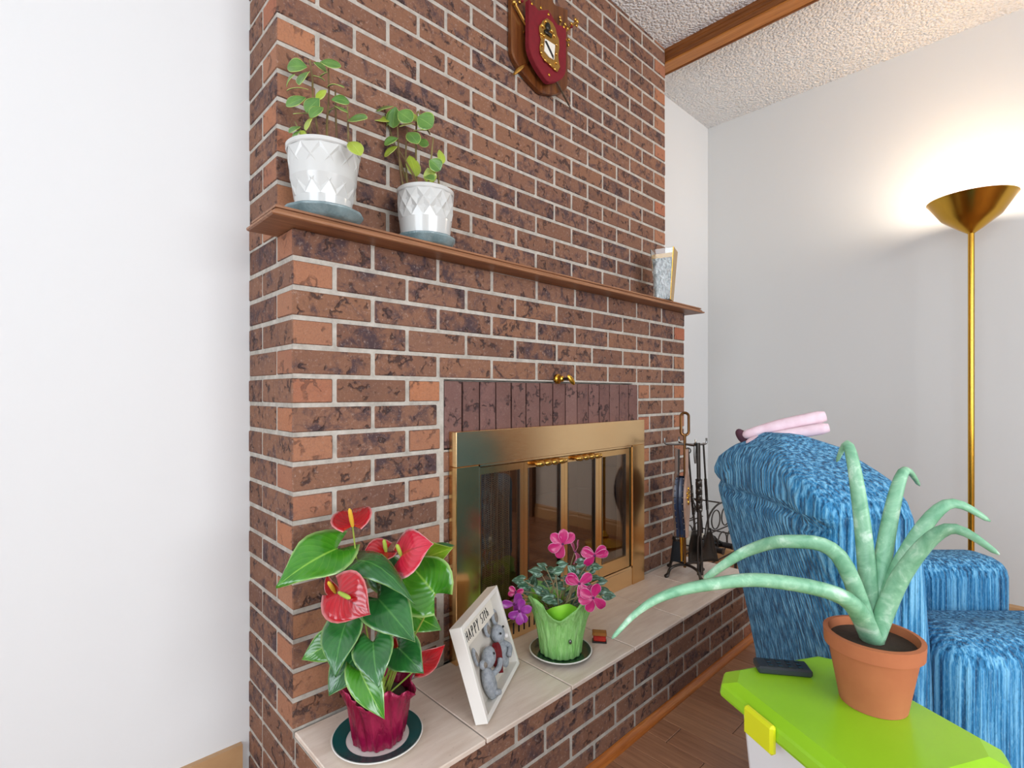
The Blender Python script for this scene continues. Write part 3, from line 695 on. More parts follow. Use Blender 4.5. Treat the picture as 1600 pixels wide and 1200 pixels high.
# cyclamen
CC = Vector((0.713, -0.19, HT))
pl2 = thing('plate', CC, 'dark green plate with thin cream rim under the cyclamen', 'plate')
MB().lathe([(0.05, 0.002), (0.05, 0.0), (0.055, 0.0), (0.078, 0.007), (0.0915, 0.0135), (0.092, 0.015), (0.0905, 0.0155), (0.077, 0.0105), (0.06, 0.006), (0.0, 0.006)], CC, 56).build('dish', PLATEDARK, pl2, smooth=True)
MB().lathe([(0.0895, 0.0148), (0.0925, 0.0132), (0.0935, 0.0148), (0.091, 0.0165), (0.0895, 0.0158), (0.0895, 0.0148)], CC, 56).build('rim_band', PLATEWHITE, pl2, smooth=True)
CB = CC + Vector((0.0, 0, 0.0065))
cy = thing('potted_cyclamen', CB, 'pink flowering cyclamen in lime green crepe paper wrap on the hearth', 'potted plant')
def crfn(i, a, r, z):
    up = max(0, (z - 0.105) / 0.065)
    k = 0.0018 * math.sin(a * 17 + z * 30) + 0.0012 * math.sin(a * 31 + 1.0)
    # four-cornered sheet gathered round the pot: corners rise, sides dip
    return r + k + up * (0.010 * math.cos(2 * (a - 1.5)) ** 2 + 0.004 * math.sin(a * 9)), z + up * (0.024 * math.cos(4 * (a - 1.5)) + 0.008 * math.sin(3 * a) - 0.006)
MB().lathe([(0.0, 0.001), (0.056, 0.0), (0.060, 0.004), (0.063, 0.03), (0.068, 0.06), (0.074, 0.09), (0.078, 0.11), (0.084, 0.13), (0.091, 0.15), (0.099, 0.168)], CB, 96, fn=crfn).build('crepe_wrap', CREPE, cy, smooth='all', solid=0.001)
def crfn2(i, a, r, z):
    up = max(0, (z - 0.105) / 0.065); return r + up * 0.008 * math.sin(a * 7), z + up * (0.022 * math.cos(3 * a + 0.6) - 0.004)
MB().lathe([(0.068, 0.09), (0.070, 0.11), (0.075, 0.135), (0.082, 0.158)], CB, 72, fn=crfn2).build('inner_sheet', CREPEIN, cy, smooth='all', solid=0.001)
MB().lathe([(0.0, 0.112), (0.04, 0.112), (0.066, 0.106), (0.052, 0.02), (0.045, 0.005), (0, 0.005)], CB, 28).build('soil', SOIL, cy, smooth=True)
stk = atD(891, 1003, depth(CB) - 0.068)
nv = (stk - CB); nv.z = 0; nv.normalize()
MB().ball(stk, (0.0045, 0.0045, 0.007), 10, 6).build('silver_sticker', STEEL, cy, smooth=True)
ccr = CB + Vector((0, 0, 0.11)); dC = depth(CB)
random.seed(11)
CL = [(838, 893), (860, 890), (848, 884), (812, 907), (833, 908), (842, 922), (824, 925), (811, 935), (878, 882), (866, 900), (895, 892), (905, 897), (918, 900), (930, 903), (940, 908), (932, 885), (925, 890),
      (858, 936), (870, 940), (890, 930), (898, 940), (850, 928), (875, 915), (885, 905), (950, 930), (944, 924), (908, 880), (872, 892), (820, 915), (915, 915), (855, 912), (900, 910)]
for k, (u, v) in enumerate(CL):
    d = dC + random.uniform(-.07, .06); c = atD(u, v, d); ang = math.atan2(v - 990, u - 876) + random.uniform(-.5, .5)
    out = (RT * math.cos(ang) - UP * math.sin(ang) * 0.4 - UP * 0.35).normalized(); ln = random.uniform(.026, .036)
    leaf(c - out * ln * .3, c + out * ln * .7, dirc(random.uniform(.4, 1), random.uniform(.5, 1), random.uniform(-.4, .4)), ln * .47, 'heart', .08, random.uniform(-.25, .05), .12, 6, ph=k).build('leaf', CYCLEAF, cy, smooth='all', fix=False)
    q0 = ccr + Vector((random.uniform(-.035, .035), random.uniform(-.035, .035), 0))
    stem(cy, q0, c - out * ln * .3, 0.0014, STEMP, (0, 0, .012), 'leaf_stem', 6)
CYCEYE = simple('cyclamen_eye', '#5a1450', 0.5)
CF = [((879, 850, -.06), 24, (1, .1, 0), CYCPETAL, [85, 140, 200, 255, 40]), ((899, 862, -.03), 20, (.4, .1, 1), CYCPETAL, [80, 110, 260, 290]),
      ((929, 868, -.05), 22, (1, .0, .3), CYCPETAL, [150, 165, 15, 40, 225]), ((905, 912, -.09), 24, (1, .1, 0), CYCPETAL, [35, 140, 155, 285, 310]),
      ((927, 934, -.1), 24, (1, .2, .1), CYCPETAL, [75, 150, 190, 250, 320]), ((803, 944, -.04), 20, (1, .1, -.2), CYCPURPLE, [175, 60, 300, 340]), ((812, 955, -.06), 20, (1, 0, -.2), CYCPURPLE, [80, 20, 270, 300, 210]),
      ((806, 925, -.03), 13, (1, .1, 0), CYCPETAL, [20, 200, 140]), ((921, 929, -.02), 15, (.6, .2, .6), CYCPETAL, [80, 60, 100])]
for k, ((u, v, dd), sz, nn, mt, angs) in enumerate(CF):
    d = dC + dd; c = atD(u, v, d); ln = sz * d / FPX
    core = MB().ball(c, 0.0042, 8, 6).build('flower', CYCEYE, cy, smooth=True)
    for a in angs:
        a = math.radians(a); dr = RT * math.cos(a) + UP * math.sin(a)
        p = leaf(c, c + dr * ln + FW * random.uniform(-.008, .006), dirc(*nn) + Vector((random.uniform(-.2, .2), random.uniform(-.2, .2), 0)), ln * .33, 'petal', random.uniform(-.1, .12), random.uniform(.0, .35), .1, 6, ph=k).build('petal', mt, cy, smooth='all', fix=False, solid=0.0005)
        p.parent = core
    stem(cy, ccr + Vector((random.uniform(-.03, .03), random.uniform(-.03, .03), 0)), c + FW * .006, 0.0016, STEMP, (0, 0, .02), 'flower_stem', 6)

# mantel plants
def faceted_pot(par, c, rb, rm, rt, h, zband, n=14, rows=3):
    # faceted diamond relief above a smooth band
    m = MB(); prof = []; k = 2 * n; vs = []; fs = []
    zs = [0.0, 0.004, zband * 0.5, zband]; c = Vector(c)
    rad = lambda z: rb + (rm - rb) * (z / zband) if z < zband else rm + (rt - rm) * ((z - zband) / (h - zband))
    m.lathe([(0.0, 0.0), (rb * 0.93, 0.0), (rb, 0.004), (rad(zband * .5), zband * .5), (rad(zband), zband)], c, 4 * k)
    R = rows; gridz = [zband + (h - 0.012 - zband) * i / R for i in range(R + 1)]
    ring = []
    for i, z in enumerate(gridz):
        r_ = []
        for j in range(k):
            a = 2 * PI * j / k; ridge = ((i + j) % 2 == 0)
            rr = rad(z) + ((0.0018 if ridge else -0.0062) if 0 < i < R else (0.001 if ridge else -0.001))
            r_.append(c + Vector((rr * math.cos(a), rr * math.sin(a), z)))
        ring.append(r_)
    vs = [p for r_ in ring for p in r_]
    for i in range(R):
        for j in range(k):
            a0, a1, b0, b1 = i * k + j, i * k + (j + 1) % k, (i + 1) * k + j, (i + 1) * k + (j + 1) % k
            if (i + j) % 2 == 0: fs += [(a0, a1, b1), (a0, b1, b0)]
            else: fs += [(a0, a1, b0), (a1, b1, b0)]
    m.add(vs, fs)
    m.lathe([(rad(h - 0.012), h - 0.012), (rt + 0.001, h - 0.009), (rt + 0.0015, h - 0.001), (rt, h), (rt - 0.004, h - 0.001), (rt - 0.008, h * .55), (rb - 0.010, 0.012), (0.0, 0.012)], c, 4 * k)
    return m.build('pot', GLAZE, par, smooth=4.2)
def saucer(c, r, label):
    s_ = thing('saucer', c, label, 'saucer', 'saucers under the mantel plants')
    n = 48
    MB().lathe([(0.0, 0.0), (r * .8, 0.0), (r * .86, 0.005), (r * .97, 0.018), (r, 0.0225), (r * .985, 0.0245), (r * .95, 0.0215), (r * .86, 0.009), (r * .8, 0.0045), (0.0, 0.0045)], c, n, fn=lambda i, a, rr, z: (rr * (1 + (0.012 * math.sin(a * 12) if rr > r * .8 else 0)), z)).build('dish', PLASTICSAUCER, s_, smooth='all')
    return s_
def pep(par, stems, leaves, top, dC, rnd):
    random.seed(rnd)
    for (pts, ) in [(x,) for x in stems]:
        P_ = [atD(u, v, dC + dd) for u, v, dd in pts]
        MB().tube(smoothpath(P_, 4), [0.0031 - 0.0011 * i / (4 * (len(P_) - 1)) for i in range(4 * (len(P_) - 1) + 1)], 7).build('stem', STEMR, par, smooth=True)
    for k, (bu, bv, tu, tv, wp, nn, y, dd) in enumerate(leaves):
        B_ = atD(bu, bv, dC + dd); T_ = atD(tu, tv, dC + dd + random.uniform(-.03, .02))
        leaf(B_, T_, dirc(*nn), wp * 1.28 * dC / FPX, 'ovate', random.uniform(.02, .1), random.uniform(.0, .25), .03, 6, ph=k).build('leaf', PEPLEAFY if y else PEPLEAF, par, smooth='all', fix=False, solid=0.0012)
MS = MZ1
P1 = Vector((atY(506, 300, 0.004).x, 0.004, MS)); P2 = Vector((atY(665, 300, 0.006).x, 0.006, MS))
saucer(P1, 0.091, 'blue grey saucer under the taller flared white pot'); saucer(P2, 0.083, 'blue grey saucer under the straighter white pot')
Z5 = Vector((0, 0, 0.0046))
pp1 = thing('potted_peperomia', P1 + Z5, 'leafy plant in taller flared white diamond relief pot on mantel', 'potted plant', 'plants on the mantel')
faceted_pot(pp1, P1 + Z5, 0.059, 0.066, 0.0835, 0.170, 0.048, 12, 4)
MB().lathe([(0, 0.150), (0.074, 0.150), (0.072, 0.12)], P1 + Z5, 26).build('soil', SOIL, pp1)
d1_ = depth(P1)
pep(pp1, [[(500, 232, 0), (494, 190, 0), (489, 150, 0), (488, 120, .01), (484, 94, .01)], [(511, 232, .01), (511, 190, .01), (514, 150, .01), (513, 108, .02)], [(528, 236, .02), (525, 190, .02), (524, 140, .02)], [(545, 240, .0), (544, 200, 0), (543, 166, .0)], [(474, 228, -.02), (471, 212, -.02), (461, 190, -.02)], [(486, 232, -.02), (485, 200, -.02), (483, 170, -.01)]],
    [(480, 105, 449, 106, 10, (1, .2, 0), 0, 0), (461, 116, 448, 136, 4.5, (1, .6, -.3), 0, -.01), (484, 112, 468, 133, 8, (1, .4, -.4), 0, -.01), (482, 140, 448, 142, 4, (.5, 1, 0), 0, 0), (478, 153, 447, 166, 9, (1, .3, -.2), 0, -.01),
     (499, 154, 478, 175, 10.5, (1, .2, 0), 0, -.03), (505, 168, 485, 184, 7, (1, .5, .2), 0, -.03), (490, 182, 478, 204, 5, (1, .3, -.5), 1, -.03), (510, 141, 494, 155, 6, (1, .3, 0), 1, -.01), (500, 97, 533, 104, 8.5, (1, .5, .1), 0, 0),
     (490, 98, 510, 112, 7, (.7, .5, .3), 0, .03), (488, 118, 508, 127, 6, (.6, .8, 0), 0, .03), (511, 136, 538, 137, 4, (.5, 1, 0), 0, .01), (518, 156, 546, 160, 7.5, (1, .3, 0), 0, -.01), (522, 165, 543, 176, 4, (.6, 1, 0), 0, 0),
     (543, 189, 574, 185, 7.5, (1, .5, 0), 0, -.01), (546, 222, 564, 243, 8.5, (1, .3, .2), 1, -.06), (512, 221, 540, 228, 6, (.6, 1, 0), 0, -.03), (470, 198, 452, 208, 6, (1, .5, -.3), 0, -.02), (470, 203, 459, 220, 4, (1, .3, -.3), 0, -.02),
     (468, 205, 478, 213, 4.5, (1, .3, .2), 1, -.03), (476, 218, 461, 234, 6.5, (1, .3, -.2), 0, -.07), (482, 178, 458, 178, 5, (.5, 1, 0), 0, .02), (514, 112, 500, 122, 5, (.7, .7, 0), 0, .04), (525, 168, 512, 180, 4, (.6, .8, 0), 0, .04)], None, d1_, 5)
pp2 = thing('potted_peperomia', P2 + Z5, 'leafy plant in shorter straight sided white pot on mantel', 'potted plant', 'plants on the mantel')
faceted_pot(pp2, P2 + Z5, 0.064, 0.0725, 0.0775, 0.150, 0.066, 14, 3)
MB().lathe([(0, 0.128), (0.069, 0.128), (0.067, 0.1)], P2 + Z5, 26).build('soil', SOIL, pp2)
d2_ = depth(P2)
pep(pp2, [[(630, 292, -.01), (625, 260, -.01), (622, 215, 0), (620, 168, 0)], [(637, 292, .02), (634, 250, .02), (636, 200, .02)], [(655, 290, 0), (640, 262, 0), (624, 236, 0)], [(669, 288, -.02), (673, 255, -.02), (677, 215, -.02)], [(686, 290, 0), (684, 268, 0)], [(651, 288, .03), (650, 240, .03), (652, 176, .03), (660, 190, .02), (672, 210, 0)], [(610, 206, .03), (602, 178, .02)], [(636, 285, .03), (608, 200, .03)]],
    [(615, 166, 588, 174, 6, (.7, .8, 0), 0, 0), (608, 190, 580, 184, 8, (.7, .7, -.2), 1, 0), (618, 167, 614, 200, 11, (1, .2, -.3), 0, -.01), (622, 174, 644, 190, 11, (1, .3, .1), 0, -.02), (652, 183, 676, 198, 13, (1, .2, .1), 0, -.02),
     (648, 193, 624, 198, 5, (.6, 1, 0), 1, .01), (622, 216, 601, 227, 6.5, (1, .4, -.2), 0, -.01), (621, 229, 601, 245, 6, (1, .5, -.3), 1, -.01), (638, 207, 653, 225, 8.5, (1, .3, .1), 0, -.02), (652, 222, 670, 226, 7, (1, .4, .2), 0, 0),
     (640, 243, 650, 276, 9, (.9, .2, .4), 1, .03), (671, 250, 688, 266, 10, (1, .3, .2), 0, -.04), (668, 262, 675, 286, 8, (1, .2, 0), 1, -.03), (686, 234, 692, 256, 5, (1, .2, .5), 1, .02), (646, 204, 672, 205, 3, (.4, 1, 0), 1, 0), (664, 276, 678, 282, 6, (.8, .6, 0), 0, -.04),
     (640, 175, 650, 190, 6, (.8, .5, .3), 1, .02), (610, 178, 600, 200, 6, (.8, .4, -.4), 1, .03)], None, d2_, 9)

# ------------------------------------------------------------------ shadow box frame with felt mice
fw_, fh_, fd_ = 0.277, 0.2247, 0.032; tilt = math.radians(17.4); ab = Vector((0.8668, 0.4987, 0))
fo_ = Vector((0.3157, -0.2727, HT)) + ab * (fw_ / 2)
fr = thing('shadow_box_frame', fo_, 'white shadow box frame with felt mice and handwritten birthday card, tilted on hearth', 'picture frame')
fr.rotation_euler = Euler((-tilt, 0, math.atan2(ab.y, ab.x)), 'XYZ')
def F(m, name, mat, **kw):
    pr = kw.pop('under', fr); o = m.build(name, mat, fr, local=True, **kw)
    if pr is not fr: o.parent = pr
    return o
bw = 0.0125; x0, x1 = -fw_ / 2, fw_ / 2
F(MB().box(x0, x0 + bw, -fd_, 0, 0, fh_), 'side_rail', FRAMEWHITE, bevel=0.001); F(MB().box(x1 - bw, x1, -fd_, 0, 0, fh_), 'side_rail', FRAMEWHITE, bevel=0.001)
F(MB().box(x0 + bw, x1 - bw, -fd_, 0, fh_ - bw, fh_), 'top_rail', FRAMEWHITE, bevel=0.001); F(MB().box(x0 + bw, x1 - bw, -fd_, 0, 0, bw), 'bottom_rail', FRAMEWHITE, bevel=0.001)
F(MB().box(x0 + bw, x1 - bw, -0.005, -0.001, bw, fh_ - bw), 'back_panel', MATCREAM)
F(MB().box(x0 + bw + 0.001, x0 + 0.225, -0.0225, -0.0052, fh_ - 0.058, fh_ - bw - 0.001), 'text_card', PAPERCREAM)
F(MB().prism([(-0.03, 0), (0.03, 0), (0.018, 0.16), (-0.018, 0.16)], (0, 0.001, 0.002), (1, 0, 0), (0, 0.30, 0.95), (0, 0.003, 0)), 'easel_leg', MATCREAM)
def fp(a, b, y=-0.008): return Vector((x0 + fw_ * a, y, fh_ * b))
# handwriting, each letter as brush strokes on a unit cell
GL = {'H': [[(0, 0), (.05, 1)], [(.6, 0), (.62, 1)], [(0, .5), (.62, .55)]], 'A': [[(0, 0), (.3, 1), (.62, 0)], [(.12, .4), (.5, .42)]],
      'P': [[(.05, -.15), (.1, 1), (.5, .95), (.55, .6), (.1, .45)]], 'Y': [[(0, 1), (.25, .5)], [(.6, 1), (.25, .5), (.1, -.25)]],
      '5': [[(.55, 1), (.1, .98), (.08, .58), (.5, .5), (.5, .1), (.05, 0)]], '7': [[(0, .95), (.55, 1), (.2, 0)]],
      't': [[(.25, 1), (.22, 0), (.42, .02)], [(0, .7), (.5, .72)]], 'h': [[(.08, 1.05), (.08, 0)], [(.08, .42), (.3, .58), (.5, .45), (.5, 0)]]}
cx_ = 0.016
txt = MB()
for ch in 'HAPPY 57th':
    if ch == ' ': cx_ += 0.012; continue
    sc, sz = 0.016, 0.022
    for st in GL[ch]:
        txt.tube([(x0 + bw + cx_ + p[0] * sc, -0.0232, fh_ - 0.047 + p[1] * sz) for p in st], 0.0011, 5)
    cx_ += 0.0185 if ch.isupper() else 0.0145
F(txt, 'lettering', INK)
def mouse(bodyc, bodyr, brot, headc, headr, hrot, ears, eyes, nose, arms):
    by = F(MB().ball(bodyc, bodyr, 16, 10, Euler((0, brot, 0)).to_matrix()).ball(headc, headr, 16, 10, Euler((0, hrot, 0)).to_matrix()), 'mouse', FELT, smooth='all')
    for (c, r, rr) in ears:
        F(MB().ball(c, r, 14, 8, Euler((0, rr, 0)).to_matrix()), 'ear', FELT, smooth='all', under=by)
        F(MB().ball(Vector(c) + Vector((0, -r[1] * 0.75, -0.001)), (r[0] * .62, r[1] * .5, r[2] * .62), 12, 6, Euler((0, rr, 0)).to_matrix()), 'inner_ear', FELTIN, smooth='all', under=by)
    for c in eyes: F(MB().ball(c, 0.0032, 8, 6), 'eye', BEAD, smooth='all', under=by)
    if nose: F(MB().ball(nose, (0.0075, 0.006, 0.0065), 10, 6), 'nose', FELTWHITE, smooth='all', under=by)
    for pth in arms: F(MB().tube(smoothpath(pth, 4), 0.0072, 8), 'arm', FELT, smooth='all', under=by)
    return by
mouse(fp(.80, .30, -.016), (0.026, 0.014, 0.046), 0, fp(.75, .52, -.024), (0.026, 0.018, 0.024), math.radians(25), [(fp(.60, .66, -.016), (0.017, 0.006, 0.021), -.25), (fp(.845, .68, -.016), (0.020, 0.006, 0.022), .1)],
      [fp(.68, .55, -.0405), fp(.78, .58, -.041)], fp(.80, .46, -.040), [[fp(.80, .38, -.026), fp(.86, .30, -.034), fp(.76, .24, -.036)]])
mouse(fp(.32, .22, -.020), (0.026, 0.015, 0.042), -.12, fp(.40, .45, -.026), (0.030, 0.017, 0.022), math.radians(-18), [(fp(.19, .58, -.020), (0.010, 0.006, 0.024), -.1), (fp(.22, .47, -.030), (0.016, 0.008, 0.011), .5)],
      [fp(.40, .48, -.0425)], None, [[fp(.36, .28, -.030), fp(.46, .29, -.038), fp(.53, .34, -.038)], [fp(.3, .12, -.03), fp(.36, .08, -.034)]])
hp = []
for i in range(28):
    a = 2 * PI * i / 28; hp.append((0.0022 * 0.8 * 16 * math.sin(a) ** 3, 0.0022 * 1.15 * (13 * math.cos(a) - 5 * math.cos(2 * a) - 2 * math.cos(3 * a) - math.cos(4 * a))))
F(MB().prism(hp, fp(.585, .345, -.030), (1, 0, 0), (0, 0, 1), (0, 0.014, 0)), 'heart', FELTRED, bevel=0.003, smooth=True)

# ------------------------------------------------------------------ small trinket beside the cyclamen
tk = thing('trinket_box', (0.853, -0.228, HT), 'small red and amber trinket box beside the cyclamen plate', 'trinket', None, math.radians(-52))
MB().box(-0.022, 0.022, -0.013, 0.013, 0, 0.005).build('base', simple('trinket_dark', '#241c1a', 0.4), tk, local=True, bevel=0.0015)
MB().box(-0.019, 0.020, -0.012, 0.011, 0.005, 0.022).build('body', simple('trinket_red', '#9c1a10', 0.15, var='#c0281a', scale=60), tk, local=True, bevel=0.003)
MB().prism([(-0.012, 0.022), (0.014, 0.022), (0.018, 0.030), (-0.012, 0.032)], (-0.022, 0, 0), (0, 1, 0), (0, 0, 1), (0.044, 0, 0)).build('lid', simple('trinket_amber', '#8a5220', 0.2, var='#a86c2c', scale=60), tk, local=True, bevel=0.0015)

# ------------------------------------------------------------------ fire tool stand and tools
TC = Vector((1.600, -0.122, HT)); dT = depth(TC)
ts = thing('fire_tool_stand', TC, 'bronzed iron tool stand with loop handle and four scrolled feet on hearth', 'tool stand')
zr = HT + 0.040
MB().tube([TC + Vector((0, 0, 0.03)), TC + Vector((0, 0, 0.60))], 0.0062, 8).build('pole', BRONZEIRON, ts, smooth=True)
lp = [];
for i in range(25):
    a = 2 * PI * i / 24; lp.append(TC + RT * (0.017 * math.cos(a)) + Vector((0, 0, 0.641 + (0.031 if math.sin(a) > 0 else -0.031) + 0.017 * math.sin(a))))
MB().tube(lp, 0.0058, 8, cap=False).tube([TC + Vector((0, 0, 0.59)), TC + Vector((0, 0, 0.60))], 0.009, 8).build('loop_handle', BRONZEIRON, ts, smooth=True)
for a in (160, 70, 250, 340):
    a = math.radians(a); dv = Vector((math.cos(a), math.sin(a), 0))
    MB().tube(smoothpath([TC + Vector((0, 0, 0.042)), TC + dv * 0.04 + Vector((0, 0, 0.045)), TC + dv * 0.078 + Vector((0, 0, 0.036)), TC + dv * 0.092 + Vector((0, 0, 0.012)), TC + dv * 0.105 + Vector((0, 0, 0.007))], 4), [0.0062] * 12 + [0.0075, 0.0085, 0.008, 0.0075, 0.007], 8).build('leg', BLACKIRON, ts, smooth=True)
ZH = HT + 0.555
for dv, ln in ((-RT, 0.085), (RT, 0.092), (FW, 0.075), (-FW + RT * .35, 0.07)):
    dv = dv.normalized(); c = TC + Vector((0, 0, 0.555))
    MB().tube(smoothpath([c, c + dv * ln * .85, c + dv * ln + Vector((0, 0, 0.008)), c + dv * ln + Vector((0, 0, 0.026))], 4), 0.0042, 8).build('hook', STEEL, ts, smooth=True)
def twist_rod(m, p0, p1, r, turns=5, n=40):
    p0 = Vector(p0); p1 = Vector(p1); ax = (p1 - p0).normalized(); s = ax.orthogonal().normalized(); t = ax.cross(s)
    for ph in (0, PI / 2, PI, 1.5 * PI):
        m.tube([p0.lerp(p1, i / n) + (s * math.cos(ph + 2 * PI * turns * i / n) + t * math.sin(ph + 2 * PI * turns * i / n)) * r * .75 for i in range(n + 1)], r * .6, 5)
def tool_px(u0, v0, u1, v1, dd): return atD(u0, v0, dT + dd), atD(u1, v1, dT + dd)
# shovel
a0, a1 = tool_px(1075, 700, 1086, 830, 0.075)
sh = thing('hearth_shovel', a1 - Vector((0, 0, .15)), 'black hearth shovel with twisted shaft hanging on the tool stand', 'shovel')
m = MB(); m.tube([a0, a0.lerp(a1, .45)], 0.0045, 8); twist_rod(m, a0.lerp(a1, .45), a0.lerp(a1, .8), 0.0055, 4); m.tube([a0.lerp(a1, .8), a1], 0.005, 8); m.build('shaft', BLACKIRON, sh, smooth=True)
MB().tube([a0 + RT * (0.012 * math.sin(t)) + Vector((0, 0, 0.012 + 0.012 * math.cos(t))) - Vector((0, 0, .024)) for t in [i * 2 * PI / 14 for i in range(15)]], 0.003, 6, cap=False).build('hanging_eye', BLACKIRON, sh, smooth=True)
def blade(c, wtop, wbot, ln, side, fwd, mat, par, name='blade', k=2.2):
    rows = []
    for i in range(7):
        t = i / 6; w = wtop + (wbot - wtop) * min(1, t * k); rows.append([c - Vector((0, 0, ln * t)) + side * (w * (j / 8 - .5)) + fwd * (0.012 * (abs(j / 4 - 1) ** 3) - 0.01 * t) for j in range(9)])
    return MB().grid(rows).build(name, mat, par, smooth='all', solid=0.0022)
blade(a1 + Vector((0, 0, .004)), 0.045, 0.075, 0.150, (RT * .8 + FW * .3).normalized(), -FW, BLACKIRON, sh)
# tongs, nearest
b0, b1 = tool_px(1091, 692, 1094, 898, -0.06)
tg = thing('fire_tongs', b1, 'thick twisted iron tongs hanging at front of the tool stand', 'tongs')
m = MB(); m.tube([b0, b0.lerp(b1, .28)], 0.0085, 8); twist_rod(m, b0.lerp(b1, .28), b0.lerp(b1, .52), 0.0105, 4); m.tube([b0.lerp(b1, .52), b0.lerp(b1, .70)], 0.0095, 8); m.build('shaft', BLACKIRON, tg, smooth=True)
MB().tube(smoothpath([b0 + RT * -.012 + Vector((0, 0, 0)), b0 + RT * -.014 - Vector((0, 0, .05)), b0 + RT * -.010 - Vector((0, 0, .085))], 4), 0.0058, 8).build('grip', STEEL, tg, smooth=True)
for s_ in (-1, 1):
    MB().tube(smoothpath([b0.lerp(b1, .68), b0.lerp(b1, .74) + RT * .007 * s_, b0.lerp(b1, .9) + RT * .008 * s_, b1 + RT * .005 * s_], 4), [0.0045] * 8 + [.005, .0055, .0065, .0075, .008], 8).build('jaw', BLACKIRON, tg, smooth=True)
# ash shovel at the right
c0, c1 = tool_px(1099, 692, 1107, 826, 0.05)
as_ = thing('ash_shovel', c1 - Vector((0, 0, .15)), 'second black hearth shovel, farther right on the tool stand', 'shovel')
m = MB(); m.tube([c0, c0.lerp(c1, .42)], 0.0042, 8); twist_rod(m, c0.lerp(c1, .42), c0.lerp(c1, .78), 0.005, 4); m.tube([c0.lerp(c1, .78), c1], 0.0045, 8); m.build('shaft', BLACKIRON, as_, smooth=True)
blade(c1 + Vector((0, 0, .004)), 0.016, 0.10, 0.150, (RT * .85 + FW * .2).normalized(), -FW, BLACKIRON, as_, k=1.0)
# brush
e0, e1 = tool_px(1061, 702, 1058, 838, 0.035)
br = thing('hearth_brush', e1 - Vector((0, 0, .1)), 'black bristle hearth brush hanging behind the bellows', 'brush')
MB().tube([e0, e1], 0.0045, 8).build('shaft', BLACKIRON, br, smooth=True)
MB().lathe([(0.0, 0.0), (0.018, 0.0), (0.021, -0.006), (0.021, -0.014), (0.018, -0.018), (0.0, -0.018)], e1, 20).build('ferrule', BLACKIRON, br, smooth=True)
MB().lathe([(0.0, -0.017), (0.018, -0.017), (0.021, -0.045), (0.027, -0.09), (0.028, -0.102), (0.0, -0.104)], e1, 28, fn=lambda i, a, r, z: (r * (1 + 0.05 * math.sin(a * 14)), z)).build('bristles', BRISTLE, br, smooth=True)
# bellows
bd = dT - 0.088; bl = atD(1065, 745, bd)
be = thing('bellows', bl - Vector((0, 0, .34)), 'studded blue black leather bellows with brass eagle crest hanging on tool stand', 'bellows')
sn = (RT * .86 - FW * .5).normalized(); wn = UP.cross(sn).normalized()
outl = [(0.010, 0.115), (0.010, 0.02), (0.028, 0.0), (0.046, -0.035), (0.054, -0.075), (0.052, -0.115), (0.040, -0.155), (0.022, -0.19), (0.014, -0.225), (0.012, -0.245)]
outl = outl + [(-x, z) for x, z in reversed(outl)]
for s_, off in ((-1, -0.021), (1, 0.021)):
    b_ = MB().prism(outl, bl + sn * (off - 0.005), wn, UP, sn * 0.010).build('board', BOARDWOOD if s_ > 0 else simple('bellows_board_dark', '#6a5448', 0.35), be, bevel=0.002)
    if s_ > 0:
        crest = MB()
        for (x, z, rx, rz) in ((0, -.075, .012, .022), (-.018, -.062, .016, .008), (.018, -.062, .016, .008), (0, -.046, .007, .008), (0, -.102, .009, .012), (-.02, -.08, .008, .006), (.02, -.08, .008, .006)):
            crest.ball(bl + sn * (off + 0.006) + wn * x + UP * z, 1, 10, 6, Matrix((wn * rx, sn * 0.004, UP * rz)).transposed())
        crest.build('eagle_crest', GOLD, be, smooth='all').parent = b_
rows = []
body_o = [(x, z) for x, z in outl if z < 0.01]
for k in range(9):
    t = k / 8; s_ = -0.018 + 0.036 * t; pinch = 0.006 * abs(math.sin(t * PI * 2)) 
    rows.append([bl + sn * s_ + wn * (x * (1.03) - (pinch if x > 0 else -pinch)) + UP * z for x, z in body_o])
MB().grid(rows).build('leather', LEATHER, be, smooth=True)
studs = [(x, z) for x, z in outl if z < 0.005]
for s_ in (-0.0185, 0.0185):
    for (x, z) in [((1 if i else -1) * xx, zz) for i in (0, 1) for xx, zz in ((.030, -.004), (.041, -.026), (.05, -.05), (.0545, -.075), (.054, -.1), (.048, -.13), (.038, -.158), (.026, -.185), (.017, -.21))]:
        MB().ball(bl + sn * s_ * .8 + wn * x * 1.03 + UP * z, 0.0028, 8, 5).build('stud', STEEL, be, smooth='all')
MB().tube([bl - UP * .235, bl - UP * .27, bl - UP * .345], [0.011, 0.0065, 0.0045], 10).build('nozzle', GOLD, be, smooth=True)

# ------------------------------------------------------------------ wine rack with bottles
RK = Vector((2.29, 0.13, 0.0))
rk = thing('wine_rack', RK, 'black wrought iron scroll wine rack on the floor in the corner', 'wine rack')
for yy in (-0.10, 0.10):
    m = MB(); o = RK + Vector((0, yy, 0))
    m.tube(smoothpath([o + Vector((-.19, 0, 0.005)), o + Vector((-.2, 0, .2)), o + Vector((-.15, 0, .39)), o + Vector((0, 0, .45)), o + Vector((.15, 0, .39)), o + Vector((.2, 0, .2)), o + Vector((.19, 0, 0.005))], 5), 0.005, 7)
    for zz in (.15, .31): m.tube([o + Vector((-.2, 0, zz)), o + Vector((.2, 0, zz))], 0.004, 6)
    m.build('side_frame', BLACKIRON, rk, smooth=True)
    for (x, z, r) in ((-.1, .235, .055), (.02, .235, .055), (.13, .235, .05), (-.1, .075, .055), (.02, .075, .055), (.13, .075, .05), (-.06, .37, .05), (.06, .37, .05)):
        MB().tube([o + Vector((x + r * math.cos(t * PI / 9), 0, z + r * math.sin(t * PI / 9))) for t in range(19)], 0.0035, 6, cap=False).build('ring', BLACKIRON, rk, smooth=True)
